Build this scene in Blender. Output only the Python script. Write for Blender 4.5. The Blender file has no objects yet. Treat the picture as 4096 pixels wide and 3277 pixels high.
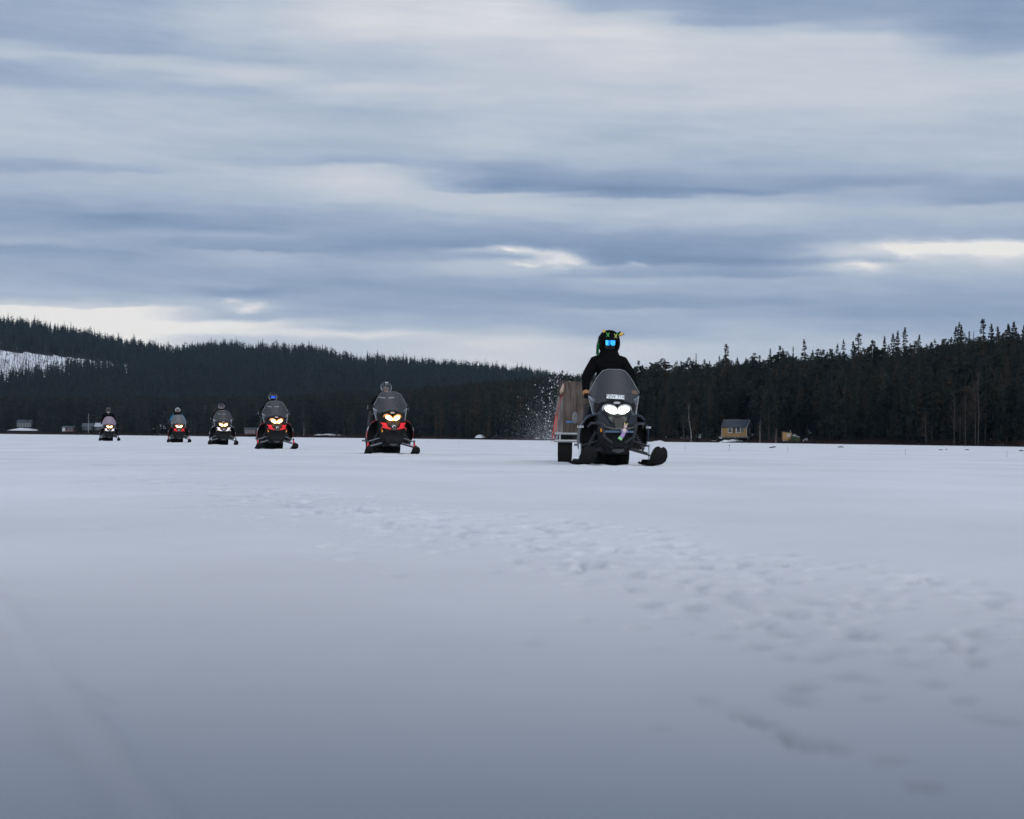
import bpy, bmesh, math, random
import numpy as np
from mathutils import Vector, Matrix, noise as mnoise

scn = bpy.context.scene
COL = scn.collection
PI = math.pi

# ------------------------------------------------------------------ camera
FX = 7964.0; CAMH = 0.41; ROLL = 0.0105; PITCH = math.atan((1754-1638.5)/FX)
F_ = Vector((0, math.cos(PITCH), math.sin(PITCH)))
U0 = Vector((0, -math.sin(PITCH), math.cos(PITCH))); R0 = Vector((1, 0, 0))
R_ = R0*math.cos(ROLL)+U0*math.sin(ROLL); U_ = -R0*math.sin(ROLL)+U0*math.cos(ROLL)
CAMP = Vector((0, 0, CAMH))
cd = bpy.data.cameras.new('camera'); cam = bpy.data.objects.new('camera', cd); COL.objects.link(cam)
cam.matrix_world = Matrix(((R_.x, U_.x, -F_.x, CAMP.x), (R_.y, U_.y, -F_.y, CAMP.y), (R_.z, U_.z, -F_.z, CAMP.z), (0, 0, 0, 1)))
cd.sensor_width = 36; cd.lens = 70; cd.clip_start = 0.1; cd.clip_end = 8000
cd.dof.use_dof = True; cd.dof.focus_distance = 55; cd.dof.aperture_fstop = 5.0
scn.camera = cam
scn.view_settings.view_transform = 'Standard'; scn.view_settings.look = 'None'
scn.view_settings.exposure = 0.0; scn.view_settings.gamma = 1.0
scn.render.film_transparent = False

def at(u, v, Y):
    d = F_ + R_*((u-2048)/FX) - U_*((v-1638.5)/FX)
    t = Y/d.y
    return CAMP + d*t
def horizon_v(u): return 1754+ROLL*(u-2048)

# ------------------------------------------------------------------ world
def s2l(c):
    return tuple(((x/255)/12.92 if x/255 <= .04045 else ((x/255+.055)/1.055)**2.4) for x in c)
SUN_EL, SUN_ROT = math.radians(40), math.radians(160)
w = bpy.data.worlds.new("World"); scn.world = w; w.use_nodes = True
nt = w.node_tree; N = nt.nodes; L = nt.links; N.clear()
def mth(op, a, b=None, c=None):
    n = N.new('ShaderNodeMath'); n.operation = op
    for i, x in enumerate((a, b, c)):
        if x is None: continue
        if isinstance(x, (int, float)): n.inputs[i].default_value = x
        else: L.new(x, n.inputs[i])
    return n.outputs[0]
def mrange(x, a, b, c, d, kind='SMOOTHSTEP'):
    n = N.new('ShaderNodeMapRange'); n.interpolation_type = kind; L.new(x, n.inputs[0])
    for i, k in enumerate((a, b, c, d)): n.inputs[i+1].default_value = k
    return n.outputs[0]
tc = N.new('ShaderNodeTexCoord'); sx = N.new('ShaderNodeSeparateXYZ'); L.new(tc.outputs['Generated'], sx.inputs[0])
az = mth('ARCTAN2', sx.outputs[0], sx.outputs[1]); el = mth('ARCSINE', sx.outputs[2])
uu0 = mth('MULTIPLY_ADD', az, 8120.0, 2048.0)
vv0 = mth('ADD', mth('MULTIPLY_ADD', el, -7964.0, 1754.0), mth('MULTIPLY_ADD', uu0, ROLL, -ROLL*2048))
def wnoise(su, sv, detail, off, rough=.55):
    cb = N.new('ShaderNodeCombineXYZ'); L.new(mth('MULTIPLY', uu0, 1/su), cb.inputs[0])
    # clouds sink slightly towards the right
    L.new(mth('MULTIPLY', mth('MULTIPLY_ADD', uu0, -.05, vv0), 1/sv), cb.inputs[1]); cb.inputs[2].default_value = off
    n = N.new('ShaderNodeTexNoise'); n.inputs['Scale'].default_value = 1; n.inputs['Detail'].default_value = detail
    n.inputs['Roughness'].default_value = rough; L.new(cb.outputs[0], n.inputs['Vector'])
    return mth('SUBTRACT', n.outputs[0], .5)
vv = mth('ADD', mth('MULTIPLY_ADD', wnoise(420, 130, 4, 3.1), 55.0, vv0), mth('MULTIPLY', wnoise(90, 32, 3, 8.7), 12.0))
uu = mth('MULTIPLY_ADD', wnoise(500, 120, 3, 5.5), 420.0, uu0)
SK = [ # column centre (in 4096 px), [(row px in a 2156-wide half-frame crop, level)]
 (0, [(0,.33),(100,.3),(215,.27),(258,.46),(285,.5),(330,.3),(400,.33),(440,.48),(500,.52),(620,.52),(690,.45),(735,.27),(775,.42),(830,.42),(890,.25),(930,.2),(990,.27),(1040,.35),(1070,.2),(1120,.3),(1200,.35),(1260,.42),(1288,.55),(1305,.95),(1400,.97)]),
 (475, [(0,.3),(60,.32),(130,.38),(210,.3),(255,.3),(285,.5),(320,.52),(360,.4),(420,.4),(470,.5),(560,.5),(700,.48),(745,.33),(760,.45),(850,.38),(900,.28),(930,.1),(965,.15),(1010,.3),(1060,.3),(1080,.2),(1130,.27),(1200,.3),(1250,.38),(1298,.45),(1312,.85),(1340,.98),(1400,1)]),
 (950, [(0,.35),(40,.5),(100,.55),(190,.52),(240,.42),(280,.4),(300,.5),(335,.62),(370,.5),(420,.38),(480,.45),(560,.5),(640,.42),(690,.38),(730,.5),(800,.45),(850,.42),(900,.3),(950,.2),(965,.17),(1000,.33),(1030,.2),(1060,.2),(1072,.42),(1110,.38),(1150,.3),(1200,.3),(1230,.15),(1275,.42),(1340,.4),(1366,.9),(1400,.85),(1430,.5)]),
 (1425, [(0,.6),(30,.7),(120,.76),(170,.7),(220,.52),(300,.45),(360,.5),(390,.62),(430,.55),(480,.4),(560,.45),(640,.42),(690,.33),(715,.62),(780,.68),(840,.58),(880,.42),(920,.3),(960,.3),(1000,.22),(1050,.15),(1080,.3),(1130,.35),(1190,.22),(1250,.27),(1310,.27),(1345,.4),(1385,.45),(1410,.8),(1440,.55)]),
 (1995, [(0,.6),(40,.78),(150,.78),(200,.65),(260,.6),(350,.57),(420,.57),(460,.52),(520,.5),(600,.55),(660,.45),(720,.2),(780,.1),(805,.2),(820,.55),(870,.55),(920,.4),(970,.25),(1030,.12),(1055,.45),(1080,.3),(1110,.5),(1140,.5),(1180,.3),(1240,.2),(1300,.3),(1350,.35),(1400,.5),(1440,.72)]),
 (2523, [(0,.25),(60,.35),(100,.6),(150,.72),(260,.7),(340,.62),(380,.55),(450,.6),(520,.5),(580,.42),(640,.48),(700,.42),(760,.2),(800,.08),(832,.15),(850,.45),(900,.52),(950,.42),(1000,.2),(1060,.1),(1110,.1),(1125,.3),(1160,.25),(1180,.4),(1220,.35),(1260,.22),(1290,.2),(1310,.4),(1350,.35),(1400,.3),(1474,.6)]),
 (2998, [(0,.2),(60,.22),(120,.28),(160,.5),(200,.65),(300,.62),(380,.62),(450,.62),(520,.5),(600,.48),(660,.42),(720,.35),(780,.25),(815,.12),(840,.4),(880,.52),(930,.5),(980,.35),(1010,.2),(1060,.15),(1110,.08),(1140,.2),(1170,.15),(1190,.38),(1240,.35),(1280,.2),(1310,.3),(1370,.4),(1420,.42),(1474,.5)]),
 (3473, [(0,.2),(100,.25),(160,.4),(200,.62),(260,.6),(340,.6),(420,.65),(520,.55),(600,.48),(680,.45),(740,.35),(790,.18),(830,.35),(900,.42),(960,.4),(1020,.35),(1045,.55),(1075,.6),(1110,.35),(1130,.5),(1160,.42),(1220,.35),(1280,.27),(1320,.2),(1370,.3),(1440,.45)]),
 (3948, [(0,.15),(80,.18),(180,.2),(260,.3),(330,.55),(380,.6),(480,.55),(580,.45),(700,.5),(760,.42),(830,.25),(880,.2),(905,.45),(960,.4),(1030,.33),(1060,.8),(1110,.62),(1150,.5),(1210,.35),(1270,.27),(1320,.22),(1400,.3),(1470,.4)]),
]
vfrac = mth('MULTIPLY', vv, 1/1500.0)
lev = None; pc = None
for c, stops in SK:
    while len(stops) > 31:      # a ramp holds 32 stops: drop the one nearest its neighbours' line
        k = min(range(1, len(stops)-1), key=lambda i: abs(stops[i][1]-(stops[i-1][1]+stops[i+1][1])/2)); stops.pop(k)
    r = N.new('ShaderNodeValToRGB'); cr = r.color_ramp; cr.interpolation = 'EASE'
    L.new(vfrac, r.inputs[0])
    while len(cr.elements) > 1: cr.elements.remove(cr.elements[-1])
    for i, (y, lv) in enumerate(stops):
        p = y/1.0527/1500
        e = cr.elements[0] if i == 0 else cr.elements.new(p)
        e.position = p; e.color = (lv, lv, lv, 1)
    if lev is None: lev = r.outputs[0]
    else:
        t = mrange(uu, pc, c, 0, 1)
        m = N.new('ShaderNodeMix'); m.data_type = 'FLOAT'
        L.new(t, m.inputs[0]); L.new(lev, m.inputs[2]); L.new(r.outputs[0], m.inputs[3]); lev = m.outputs[0]
    pc = c
lev = mth('ADD', lev, mth('MULTIPLY', wnoise(700, 45, 6, 1.3, .6), .16))
lev = mth('ADD', lev, mth('MULTIPLY', wnoise(190, 38, 7, 7.3, .62), .15))
vb = mth('ADD', vv0, mth('MULTIPLY', wnoise(110, 40, 5, 11.7), 60.0))
ub = mth('ADD', uu0, mth('MULTIPLY', wnoise(150, 60, 5, 14.7), 160.0))
for (x, y, rx, ry, a, k) in [(978,1236,60,13,.6,.0),(918,1205,32,7,.4,.0),(2012,1000,55,9,.55,.12),(2180,1018,120,16,.6,.15),(2270,1052,80,16,.7,.05),(2100,1060,60,10,.45,.0),
        (2540,1056,30,8,.35,0),(3760,1008,230,20,.55,.03),(3450,1078,75,14,.6,.1),(3640,1030,70,14,.35,.3),(3990,1030,90,25,.4,0),(300,1245,300,18,.25,-.03)]:
    du = mth('SUBTRACT', ub, x)
    dv = mth('MULTIPLY', mth('SUBTRACT', mth('MULTIPLY_ADD', du, -k, vb), y), 1/(ry*1.35))
    du = mth('MULTIPLY', du, 1/(rx*1.2))
    g = mth('EXPONENT', mth('MULTIPLY', mth('ADD', mth('MULTIPLY', du, du), mth('MULTIPLY', dv, dv)), -1.0))
    lev = mth('MULTIPLY_ADD', g, a*.72, lev)
lev = mth('MULTIPLY_ADD', lev, 1.08, -.01)
cr_ = N.new('ShaderNodeValToRGB'); L.new(lev, cr_.inputs[0]); cr = cr_.color_ramp
TONE = [(0,(110,136,169)),(.1,(129,151,181)),(.35,(160,176,200)),(.55,(187,198,212)),(.75,(208,212,221)),(1,(237,236,233))]
for i, (p, c) in enumerate(TONE):
    e = cr.elements[0] if i == 0 else (cr.elements[1] if i == 1 else cr.elements.new(p))
    e.position = p; e.color = (*s2l(c), 1)
# the overhead sky, out of the frame, is darkened to deepen the foreground shade
zen = mrange(vv0, -200, -3600, 1.0, .36)
# the unseen sky behind the viewer gets extra brightness to light the lake
back = mrange(sx.outputs[1], .35, -.55, 1.0, 3.6)
zen = mth('MULTIPLY', zen, back)
cs = N.new('ShaderNodeVectorMath'); cs.operation = 'SCALE'; L.new(cr_.outputs[0], cs.inputs[0]); L.new(zen, cs.inputs['Scale'])
skyt = N.new('ShaderNodeTexSky'); skyt.sky_type = 'NISHITA'; skyt.sun_disc = False
skyt.sun_elevation = SUN_EL; skyt.sun_rotation = SUN_ROT
bg1 = N.new('ShaderNodeBackground'); L.new(skyt.outputs[0], bg1.inputs[0]); bg1.inputs[1].default_value = 0.05
bg2 = N.new('ShaderNodeBackground'); L.new(cs.outputs[0], bg2.inputs[0]); bg2.inputs[1].default_value = 1.0
mx = N.new('ShaderNodeMixShader'); mx.inputs[0].default_value = .97
L.new(bg1.outputs[0], mx.inputs[1]); L.new(bg2.outputs[0], mx.inputs[2])
out = N.new('ShaderNodeOutputWorld'); L.new(mx.outputs[0], out.inputs[0])
w.cycles.sampling_method = 'MANUAL'; w.cycles.sample_map_resolution = 512

sl = bpy.data.lights.new('sun', 'SUN'); sl.energy = 1.5; sl.angle = math.radians(28); sl.color = (1, .95, .88)
so = bpy.data.objects.new('sun', sl); COL.objects.link(so)
sd = Vector((math.sin(SUN_ROT)*math.cos(SUN_EL), math.cos(SUN_ROT)*math.cos(SUN_EL), math.sin(SUN_EL)))
so.rotation_euler = sd.to_track_quat('Z', 'Y').to_euler()

# ------------------------------------------------------------------ helpers
def tag(o, label=None, cat=None, group=None, kind=None):
    if label: o['label'] = label
    if cat: o['category'] = cat
    if group: o['group'] = group
    if kind: o['kind'] = kind
    return o
def empty(name, loc=(0, 0, 0), rz=0, **k):
    o = bpy.data.objects.new(name, None); COL.objects.link(o); o.location = loc; o.rotation_euler = (0, 0, rz)
    o.empty_display_size = .1
    return tag(o, **k)
MATS = {}
def mat(name, color, rough=.6, metal=0, spec=.5, emit=None, estr=1.0, alpha=None, bump=None, vary=None):
    if name in MATS: return MATS[name]
    m = bpy.data.materials.new(name); m.use_nodes = True; MATS[name] = m
    t = m.node_tree; b = t.nodes['Principled BSDF']
    b.inputs['Base Color'].default_value = (*color, 1); b.inputs['Roughness'].default_value = rough
    b.inputs['Metallic'].default_value = metal; b.inputs['Specular IOR Level'].default_value = spec
    if emit: b.inputs['Emission Color'].default_value = (*emit, 1); b.inputs['Emission Strength'].default_value = estr
    if alpha is not None: b.inputs['Alpha'].default_value = alpha
    tcn = t.nodes.new('ShaderNodeTexCoord')
    if vary:      # (scale, second colour, amount)
        n = t.nodes.new('ShaderNodeTexNoise'); n.inputs['Scale'].default_value = vary[0]; n.inputs['Detail'].default_value = 5
        t.links.new(tcn.outputs['Object'], n.inputs['Vector'])
        r = t.nodes.new('ShaderNodeMapRange'); r.inputs[1].default_value = .4; r.inputs[2].default_value = .65
        r.inputs[4].default_value = vary[2]; t.links.new(n.outputs[0], r.inputs[0])
        mxn = t.nodes.new('ShaderNodeMix'); mxn.data_type = 'RGBA'
        t.links.new(r.outputs[0], mxn.inputs[0]); mxn.inputs[6].default_value = (*color, 1); mxn.inputs[7].default_value = (*vary[1], 1)
        t.links.new(mxn.outputs[2], b.inputs['Base Color'])
    if bump:
        n = t.nodes.new('ShaderNodeTexNoise'); n.inputs['Scale'].default_value = bump[0]; n.inputs['Detail'].default_value = 4
        t.links.new(tcn.outputs['Object'], n.inputs['Vector'])
        bn = t.nodes.new('ShaderNodeBump'); bn.inputs['Strength'].default_value = bump[1]; bn.inputs['Distance'].default_value = bump[2]
        t.links.new(n.outputs[0], bn.inputs['Height']); t.links.new(bn.outputs[0], b.inputs['Normal'])
    return m
def npmesh(name, V, F, m, parent=None, smooth=False, attrs=None):
    me = bpy.data.meshes.new(name)
    V = np.asarray(V, dtype=np.float32)
    if isinstance(F, np.ndarray):
        n, k = F.shape
        me.vertices.add(len(V)); me.vertices.foreach_set('co', V.ravel())
        me.loops.add(n*k); me.loops.foreach_set('vertex_index', F.astype(np.int32).ravel())
        me.polygons.add(n); me.polygons.foreach_set('loop_start', np.arange(0, n*k, k, dtype=np.int32))
        me.update(calc_edges=True)
    else:
        me.from_pydata([tuple(map(float, v)) for v in V], [], F); me.update()
    if m: me.materials.append(m)
    if smooth: me.polygons.foreach_set('use_smooth', np.ones(len(me.polygons), dtype=bool))
    if attrs:
        for k_, a_ in attrs.items():
            at_ = me.attributes.new(k_, 'FLOAT', 'POINT'); at_.data.foreach_set('value', np.asarray(a_, dtype=np.float32))
    o = bpy.data.objects.new(name, me); COL.objects.link(o)
    if parent: o.parent = parent
    return o
class MB:
    def __init__(s): s.v = []; s.f = []
    def add(s, vs, fs):
        k = len(s.v); s.v += [tuple(v) for v in vs]; s.f += [tuple(i+k for i in f) for f in fs]; return s
    def box(s, x0, x1, y0, y1, z0, z1, M=None):
        vs = [Vector(p) for p in ((x0,y0,z0),(x1,y0,z0),(x1,y1,z0),(x0,y1,z0),(x0,y0,z1),(x1,y0,z1),(x1,y1,z1),(x0,y1,z1))]
        if M: vs = [M @ v for v in vs]
        return s.add(vs, [(0,3,2,1),(4,5,6,7),(0,1,5,4),(1,2,6,5),(2,3,7,6),(3,0,4,7)])
    def tube(s, pts, r, n=8, cap=True):
        pts = [Vector(p) for p in pts]; rs = r if isinstance(r, (list, tuple)) else [r]*len(pts)
        rings = []
        up = Vector((0, 0, 1))
        for i, p in enumerate(pts):
            d = (pts[min(i+1, len(pts)-1)]-pts[max(i-1, 0)]).normalized()
            a = d.cross(up)
            if a.length < .2: a = d.cross(Vector((1, 0, 0)))
            a.normalize(); b = d.cross(a)
            rings.append([p+(a*math.cos(2*PI*k/n)+b*math.sin(2*PI*k/n))*rs[i] for k in range(n)])
        return s.rings(rings, cap)
    def rings(s, rings, cap=True, closed=True):
        n = len(rings[0]); vs = [v for r in rings for v in r]; fs = []
        for i in range(len(rings)-1):
            for k in range(n if closed else n-1):
                k2 = (k+1) % n
                fs.append((i*n+k, i*n+k2, (i+1)*n+k2, (i+1)*n+k))
        if cap:
            fs.append(tuple(range(n-1, -1, -1))); fs.append(tuple((len(rings)-1)*n+k for k in range(n)))
        return s.add(vs, fs)
    def ell(s, c, r, nu=12, nv=8, M=None, jit=0, seed=0):
        c = Vector(c); vs = []; fs = []
        rd = random.Random(seed)
        for j in range(1, nv):
            th = PI*j/nv
            for i in range(nu):
                ph = 2*PI*i/nu
                q = 1+rd.uniform(-jit, jit)
                v = Vector((r[0]*math.sin(th)*math.cos(ph)*q, r[1]*math.sin(th)*math.sin(ph)*q, r[2]*math.cos(th)*q))
                vs.append(c+(M @ v if M else v))
        t = Vector((0, 0, r[2])); vs.append(c+(M @ t if M else t)); vs.append(c-(M @ t if M else t))
        for j in range(nv-2):
            for i in range(nu):
                i2 = (i+1) % nu; fs.append((j*nu+i, (j+1)*nu+i, (j+1)*nu+i2, j*nu+i2))
        T = len(vs)-2
        for i in range(nu):
            i2 = (i+1) % nu; fs.append((T, i, i2)); fs.append((T+1, (nv-2)*nu+i2, (nv-2)*nu+i))
        return s.add(vs, fs)
    def plate(s, pts, yf, th=.02):          # outline in x,z with y from a function, given a thickness in y
        n = len(pts)
        if sum(pts[i][0]*pts[(i+1) % n][1]-pts[(i+1) % n][0]*pts[i][1] for i in range(n)) < 0: pts = pts[::-1]
        if not callable(yf): y_ = yf; yf = lambda x, z: y_
        vs = [(x, yf(x, z), z) for x, z in pts]+[(x, yf(x, z)+th, z) for x, z in pts]
        return s.add(vs, [tuple(range(n)), tuple(range(2*n-1, n-1, -1))]+[(i, i+n, (i+1) % n+n, (i+1) % n) for i in range(n)])
    def sheet(s, P, th=None):               # open grid of points, rows x cols; optionally thickened along y
        nr, nc = len(P), len(P[0]); vs = [p for r in P for p in r]
        fs = [(i*nc+k, i*nc+k+1, (i+1)*nc+k+1, (i+1)*nc+k) for i in range(nr-1) for k in range(nc-1)]
        return s.add(vs, fs)
    def build(s, name, m, parent=None, smooth=True, solid=None, bevel=None, sub=0):
        me = bpy.data.meshes.new(name); me.from_pydata(s.v, [], s.f)
        bm = bmesh.new(); bm.from_mesh(me)
        big = [f for f in bm.faces if len(f.verts) > 4]
        if big: bmesh.ops.triangulate(bm, faces=big)
        if solid:
            bmesh.ops.recalc_face_normals(bm, faces=bm.faces[:])
            bmesh.ops.solidify(bm, geom=bm.faces[:], thickness=solid)
        bmesh.ops.recalc_face_normals(bm, faces=bm.faces[:])
        for e in bm.edges:
            if len(e.link_faces) == 2 and e.calc_face_angle(0) > .6: e.smooth = False
        for f in bm.faces: f.smooth = smooth
        bm.to_mesh(me); bm.free()
        if m: me.materials.append(m)
        o = bpy.data.objects.new(name, me); COL.objects.link(o)
        if parent: o.parent = parent
        return o
def text_mesh(s, size, m, parent, name='lettering', extrude=.002, M=None):
    cu = bpy.data.curves.new(name, 'FONT'); cu.body = s; cu.size = size; cu.extrude = extrude; cu.align_x = 'CENTER'; cu.align_y = 'CENTER'
    cu.resolution_u = 3
    to = bpy.data.objects.new('t', cu); COL.objects.link(to)
    dg = bpy.context.evaluated_depsgraph_get(); me = bpy.data.meshes.new_from_object(to.evaluated_get(dg))
    COL.objects.unlink(to); bpy.data.objects.remove(to)
    if M: me.transform(M)
    me.materials.clear(); me.materials.append(m)
    o = bpy.data.objects.new(name, me); COL.objects.link(o); o.parent = parent
    return o

# value noise on arrays
def vnoise(x, y, seed=0):
    xi = np.floor(x).astype(np.int64); yi = np.floor(y).astype(np.int64); xf = x-xi; yf = y-yi
    xf = xf*xf*(3-2*xf); yf = yf*yf*(3-2*yf)
    def h(a, b):
        n = (a*374761393+b*668265263+seed*1442695041) & 0x7fffffff
        n = ((n ^ (n >> 13))*1274126177) & 0x7fffffff
        return ((n ^ (n >> 16)) & 0xffff)/65535.0
    return (h(xi, yi)*(1-xf)+h(xi+1, yi)*xf)*(1-yf)+(h(xi, yi+1)*(1-xf)+h(xi+1, yi+1)*xf)*yf-.5
def fbm(x, y, o=4, seed=0):
    r = 0; a = 1; t = 0
    for i in range(o): r = r+a*vnoise(x*2**i+17.3*i, y*2**i+9.1*i, seed+i); a *= .5
    return r
sm = lambda t: np.clip(t, 0, 1)**2*(3-2*np.clip(t, 0, 1))

# ------------------------------------------------------------------ lake surface
def shore_D(u):
    return np.interp(u, [-6000,-1500,0,440,1100,1700,2200,2700,3000,3300,4096,5500,9000], [1400,1100,860,820,680,570,480,415,400,370,262,200,150])
xs = [0.0]
while xs[-1] < 1.7: xs.append(xs[-1]+.016)
while xs[-1] < 2500: xs.append(xs[-1]*1.026)
xs = np.array([-x for x in xs[:0:-1]]+xs)
ys = [-300, -120, -50, -20, -8, -3, 0, .8, 1.3, 1.6]
while ys[-1] < 26: ys.append(ys[-1]*1.0045+.001)
while ys[-1] < 2600: ys.append(ys[-1]*1.02)
ys = np.array(ys)
X, Y = np.meshgrid(xs, ys)
near = 1/(1+(Y/40)**2)
Z = .030*fbm(X/3.1, Y/4.3, 4, 3)*(.25+.75*near)+.010*fbm(X/.55+Y*.2, Y/.8, 3, 9)*near+.05*fbm(X/14, Y/25, 3, 21)*sm((Y-10)/20)*near
Z += .007*fbm(X/.35+3, Y/.55, 3, 52)/(1+(Y/25)**2)
Z += .0035*fbm(X/.10, Y/.14, 2, 31)*np.exp(-np.maximum(Y, 0)/9)
rnd = random.Random(4)
DENT_TONE = np.zeros_like(Z)
def dent(x0, y0, rx, ry, d, ang=0.0, rim=.12):
    d *= 1.25
    R = max(rx, ry)*2.6
    i0, i1 = np.searchsorted(xs, [x0-R, x0+R]); j0, j1 = np.searchsorted(ys, [y0-R, y0+R])
    if i1 <= i0 or j1 <= j0: return
    a = X[j0:j1, i0:i1]-x0; b = Y[j0:j1, i0:i1]-y0; c, s = math.cos(ang), math.sin(ang)
    q = ((a*c+b*s)/rx)**2+((-a*s+b*c)/ry)**2
    Z[j0:j1, i0:i1] += -d*np.exp(-q**1.5)+rim*d*np.exp(-(np.sqrt(q)-1.5)**2*5)
    DENT_TONE[j0:j1, i0:i1] = np.maximum(DENT_TONE[j0:j1, i0:i1], np.exp(-(q*.9)**2)*min(1, d/.026))  # dents also take a darker snow colour, stronger with depth
def gp(u, v):
    d = F_+R_*((u-2048)/FX)-U_*((v-1638.5)/FX); t = -CAMH/d.z; return d.x*t, d.y*t
# trampled bands of small footprints crossing towards the right foreground
def band(pts, n, spread, seed, rs=(.013, .034), dp=(.007, .019)):
    r = random.Random(seed)
    P = [gp(*p) for p in pts]
    seg = [math.dist(P[i], P[i+1]) for i in range(len(P)-1)]; T = sum(seg)
    for k in range(n):
        t = r.random()**1.25*T; i = 0
        t = T-t
        while i < len(seg)-1 and t > seg[i]: t -= seg[i]; i += 1
        f = t/seg[i]; x = P[i][0]+(P[i+1][0]-P[i][0])*f; y = P[i][1]+(P[i+1][1]-P[i][1])*f
        sc = .55+y/14
        x += r.gauss(0, spread)*sc; y += r.gauss(0, spread*2.0)*sc
        rx_ = r.uniform(*rs)*min(sc, 1.5)
        dent(x, y, rx_, rx_*r.uniform(1.8, 3.4), r.uniform(*dp)*min(1.6, sc), r.uniform(-.5, .5))
band([(230,1835),(520,1890),(760,1950),(1100,1995),(1600,2080),(2200,2160),(2900,2330),(3500,2520),(4200,2700)], 1000, .33, 1)
band([(1000,1965),(1500,2050),(2100,2180),(2700,2300),(3400,2550)], 170, .16, 2, (.018,.042), (.010,.024))
band([(2150,2060),(2700,2190),(3250,2260),(3700,2300),(4150,2420)], 120, .13, 3, (.018,.036), (.009,.018))
for (u, v, a, b, d, g) in [(2550,2508,.028,.045,.016,0),(2880,2540,.03,.05,.014,.3),(3130,2620,.028,.05,.014,.2),(2820,2762,.018,.035,.013,.4),(2900,2790,.015,.03,.010,.2),
        (2975,2830,.022,.05,.022,.6),(3060,2862,.02,.04,.018,.4),(3140,2900,.02,.03,.016,.2),(3230,2935,.028,.05,.026,.5),(3340,2955,.02,.035,.020,.2),(3560,3010,.03,.03,.014,0),
        (3700,3120,.020,.03,.022,.2),(2640,2880,.010,.018,.014,0),(405,2782,.012,.025,.02,0),(3720,2720,.03,.05,.014,.1),(980,2065,.05,.1,.014,0),(1180,2095,.045,.09,.013,0),(1520,2140,.05,.1,.012,0)]:
    x, y = gp(u, v); dent(x, y, a*.7, b*1.1, d*1.2, g*.4)
# a shallow old ridge left by a sledge in the left foreground
for (p, q, d, wd) in [((-60,2330),(760,3330),.016,.03), ((-60,2400),(640,3420),-.012,.025)]:
    a = gp(*p); b = gp(*q); dx, dy = b[0]-a[0], b[1]-a[1]; ln = math.hypot(dx, dy)
    dist = np.abs((X-a[0])*dy-(Y-a[1])*dx)/ln
    Z += d*np.exp(-(dist/wd)**2)*(Y < a[1]+3)*(1+fbm(X/.3, Y/.3, 2, 44))
Z -= .03*sm((X*0+Y-2000)/100)
# churned snow where the machines plough through
for (u_, y_) in ((2462, 30.7), (1566, 46.0), (1104, 59.9), (893, 83.5), (716, 104.5), (438, 119)):
    cx_ = (u_-2048)/FX*y_
    g_ = np.exp(-((X-cx_)/.85)**4-((Y-y_-.9)/1.6)**4)
    Z += g_*(.018+.05*fbm(X/.16, Y/.3, 2, 61))
nr, nc = X.shape
idx = np.arange(nr*nc).reshape(nr, nc)
Fq = np.stack([idx[:-1,:-1].ravel(), idx[:-1,1:].ravel(), idx[1:,1:].ravel(), idx[1:,:-1].ravel()], 1)

def snow_material():
    m = bpy.data.materials.new('lake_snow'); m.use_nodes = True; t = m.node_tree; b = t.nodes['Principled BSDF']
    g = t.nodes.new('ShaderNodeNewGeometry')
    def nz(scale, det, stretch=(1, 1, 1)):
        mp = t.nodes.new('ShaderNodeMapping'); mp.inputs['Scale'].default_value = stretch; t.links.new(g.outputs['Position'], mp.inputs[0])
        n = t.nodes.new('ShaderNodeTexNoise'); n.inputs['Scale'].default_value = scale; n.inputs['Detail'].default_value = det; t.links.new(mp.outputs[0], n.inputs['Vector']); return n.outputs[0]
    r = t.nodes.new('ShaderNodeValToRGB'); t.links.new(nz(.35, 6, (1, .5, 1)), r.inputs[0])
    r.color_ramp.elements[0].position = .35; r.color_ramp.elements[0].color = (.70, .705, .725, 1)
    r.color_ramp.elements[1].position = .65; r.color_ramp.elements[1].color = (.80, .805, .825, 1)
    a = t.nodes.new('ShaderNodeAttribute'); a.attribute_name = 'dent_tone'
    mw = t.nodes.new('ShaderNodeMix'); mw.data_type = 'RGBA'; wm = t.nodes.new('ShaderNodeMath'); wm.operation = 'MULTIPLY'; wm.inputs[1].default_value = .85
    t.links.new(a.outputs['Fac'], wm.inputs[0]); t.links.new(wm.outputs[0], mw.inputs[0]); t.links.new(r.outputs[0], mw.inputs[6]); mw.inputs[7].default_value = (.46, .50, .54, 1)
    t.links.new(mw.outputs[2], b.inputs['Base Color'])
    b.inputs['Roughness'].default_value = .9; b.inputs['Specular IOR Level'].default_value = .03
    bn = t.nodes.new('ShaderNodeBump'); bn.inputs['Distance'].default_value = .012; bn.inputs['Strength'].default_value = .55
    t.links.new(nz(14, 5), bn.inputs['Height']); t.links.new(bn.outputs[0], b.inputs['Normal'])
    return m
M_SNOW = snow_material()
M_SNOW2 = mat('old_snow', (.60, .62, .65), .7, bump=(3, .5, .05), vary=(2.5, (.5, .52, .56), .6))
o = npmesh('snow_covered_lake', np.stack([X.ravel(), Y.ravel(), Z.ravel()], 1), Fq, M_SNOW, smooth=True, attrs={'dent_tone': DENT_TONE.ravel()})
tag(o, 'flat snow covered frozen lake filling the foreground', 'lake', kind='structure')

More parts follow.
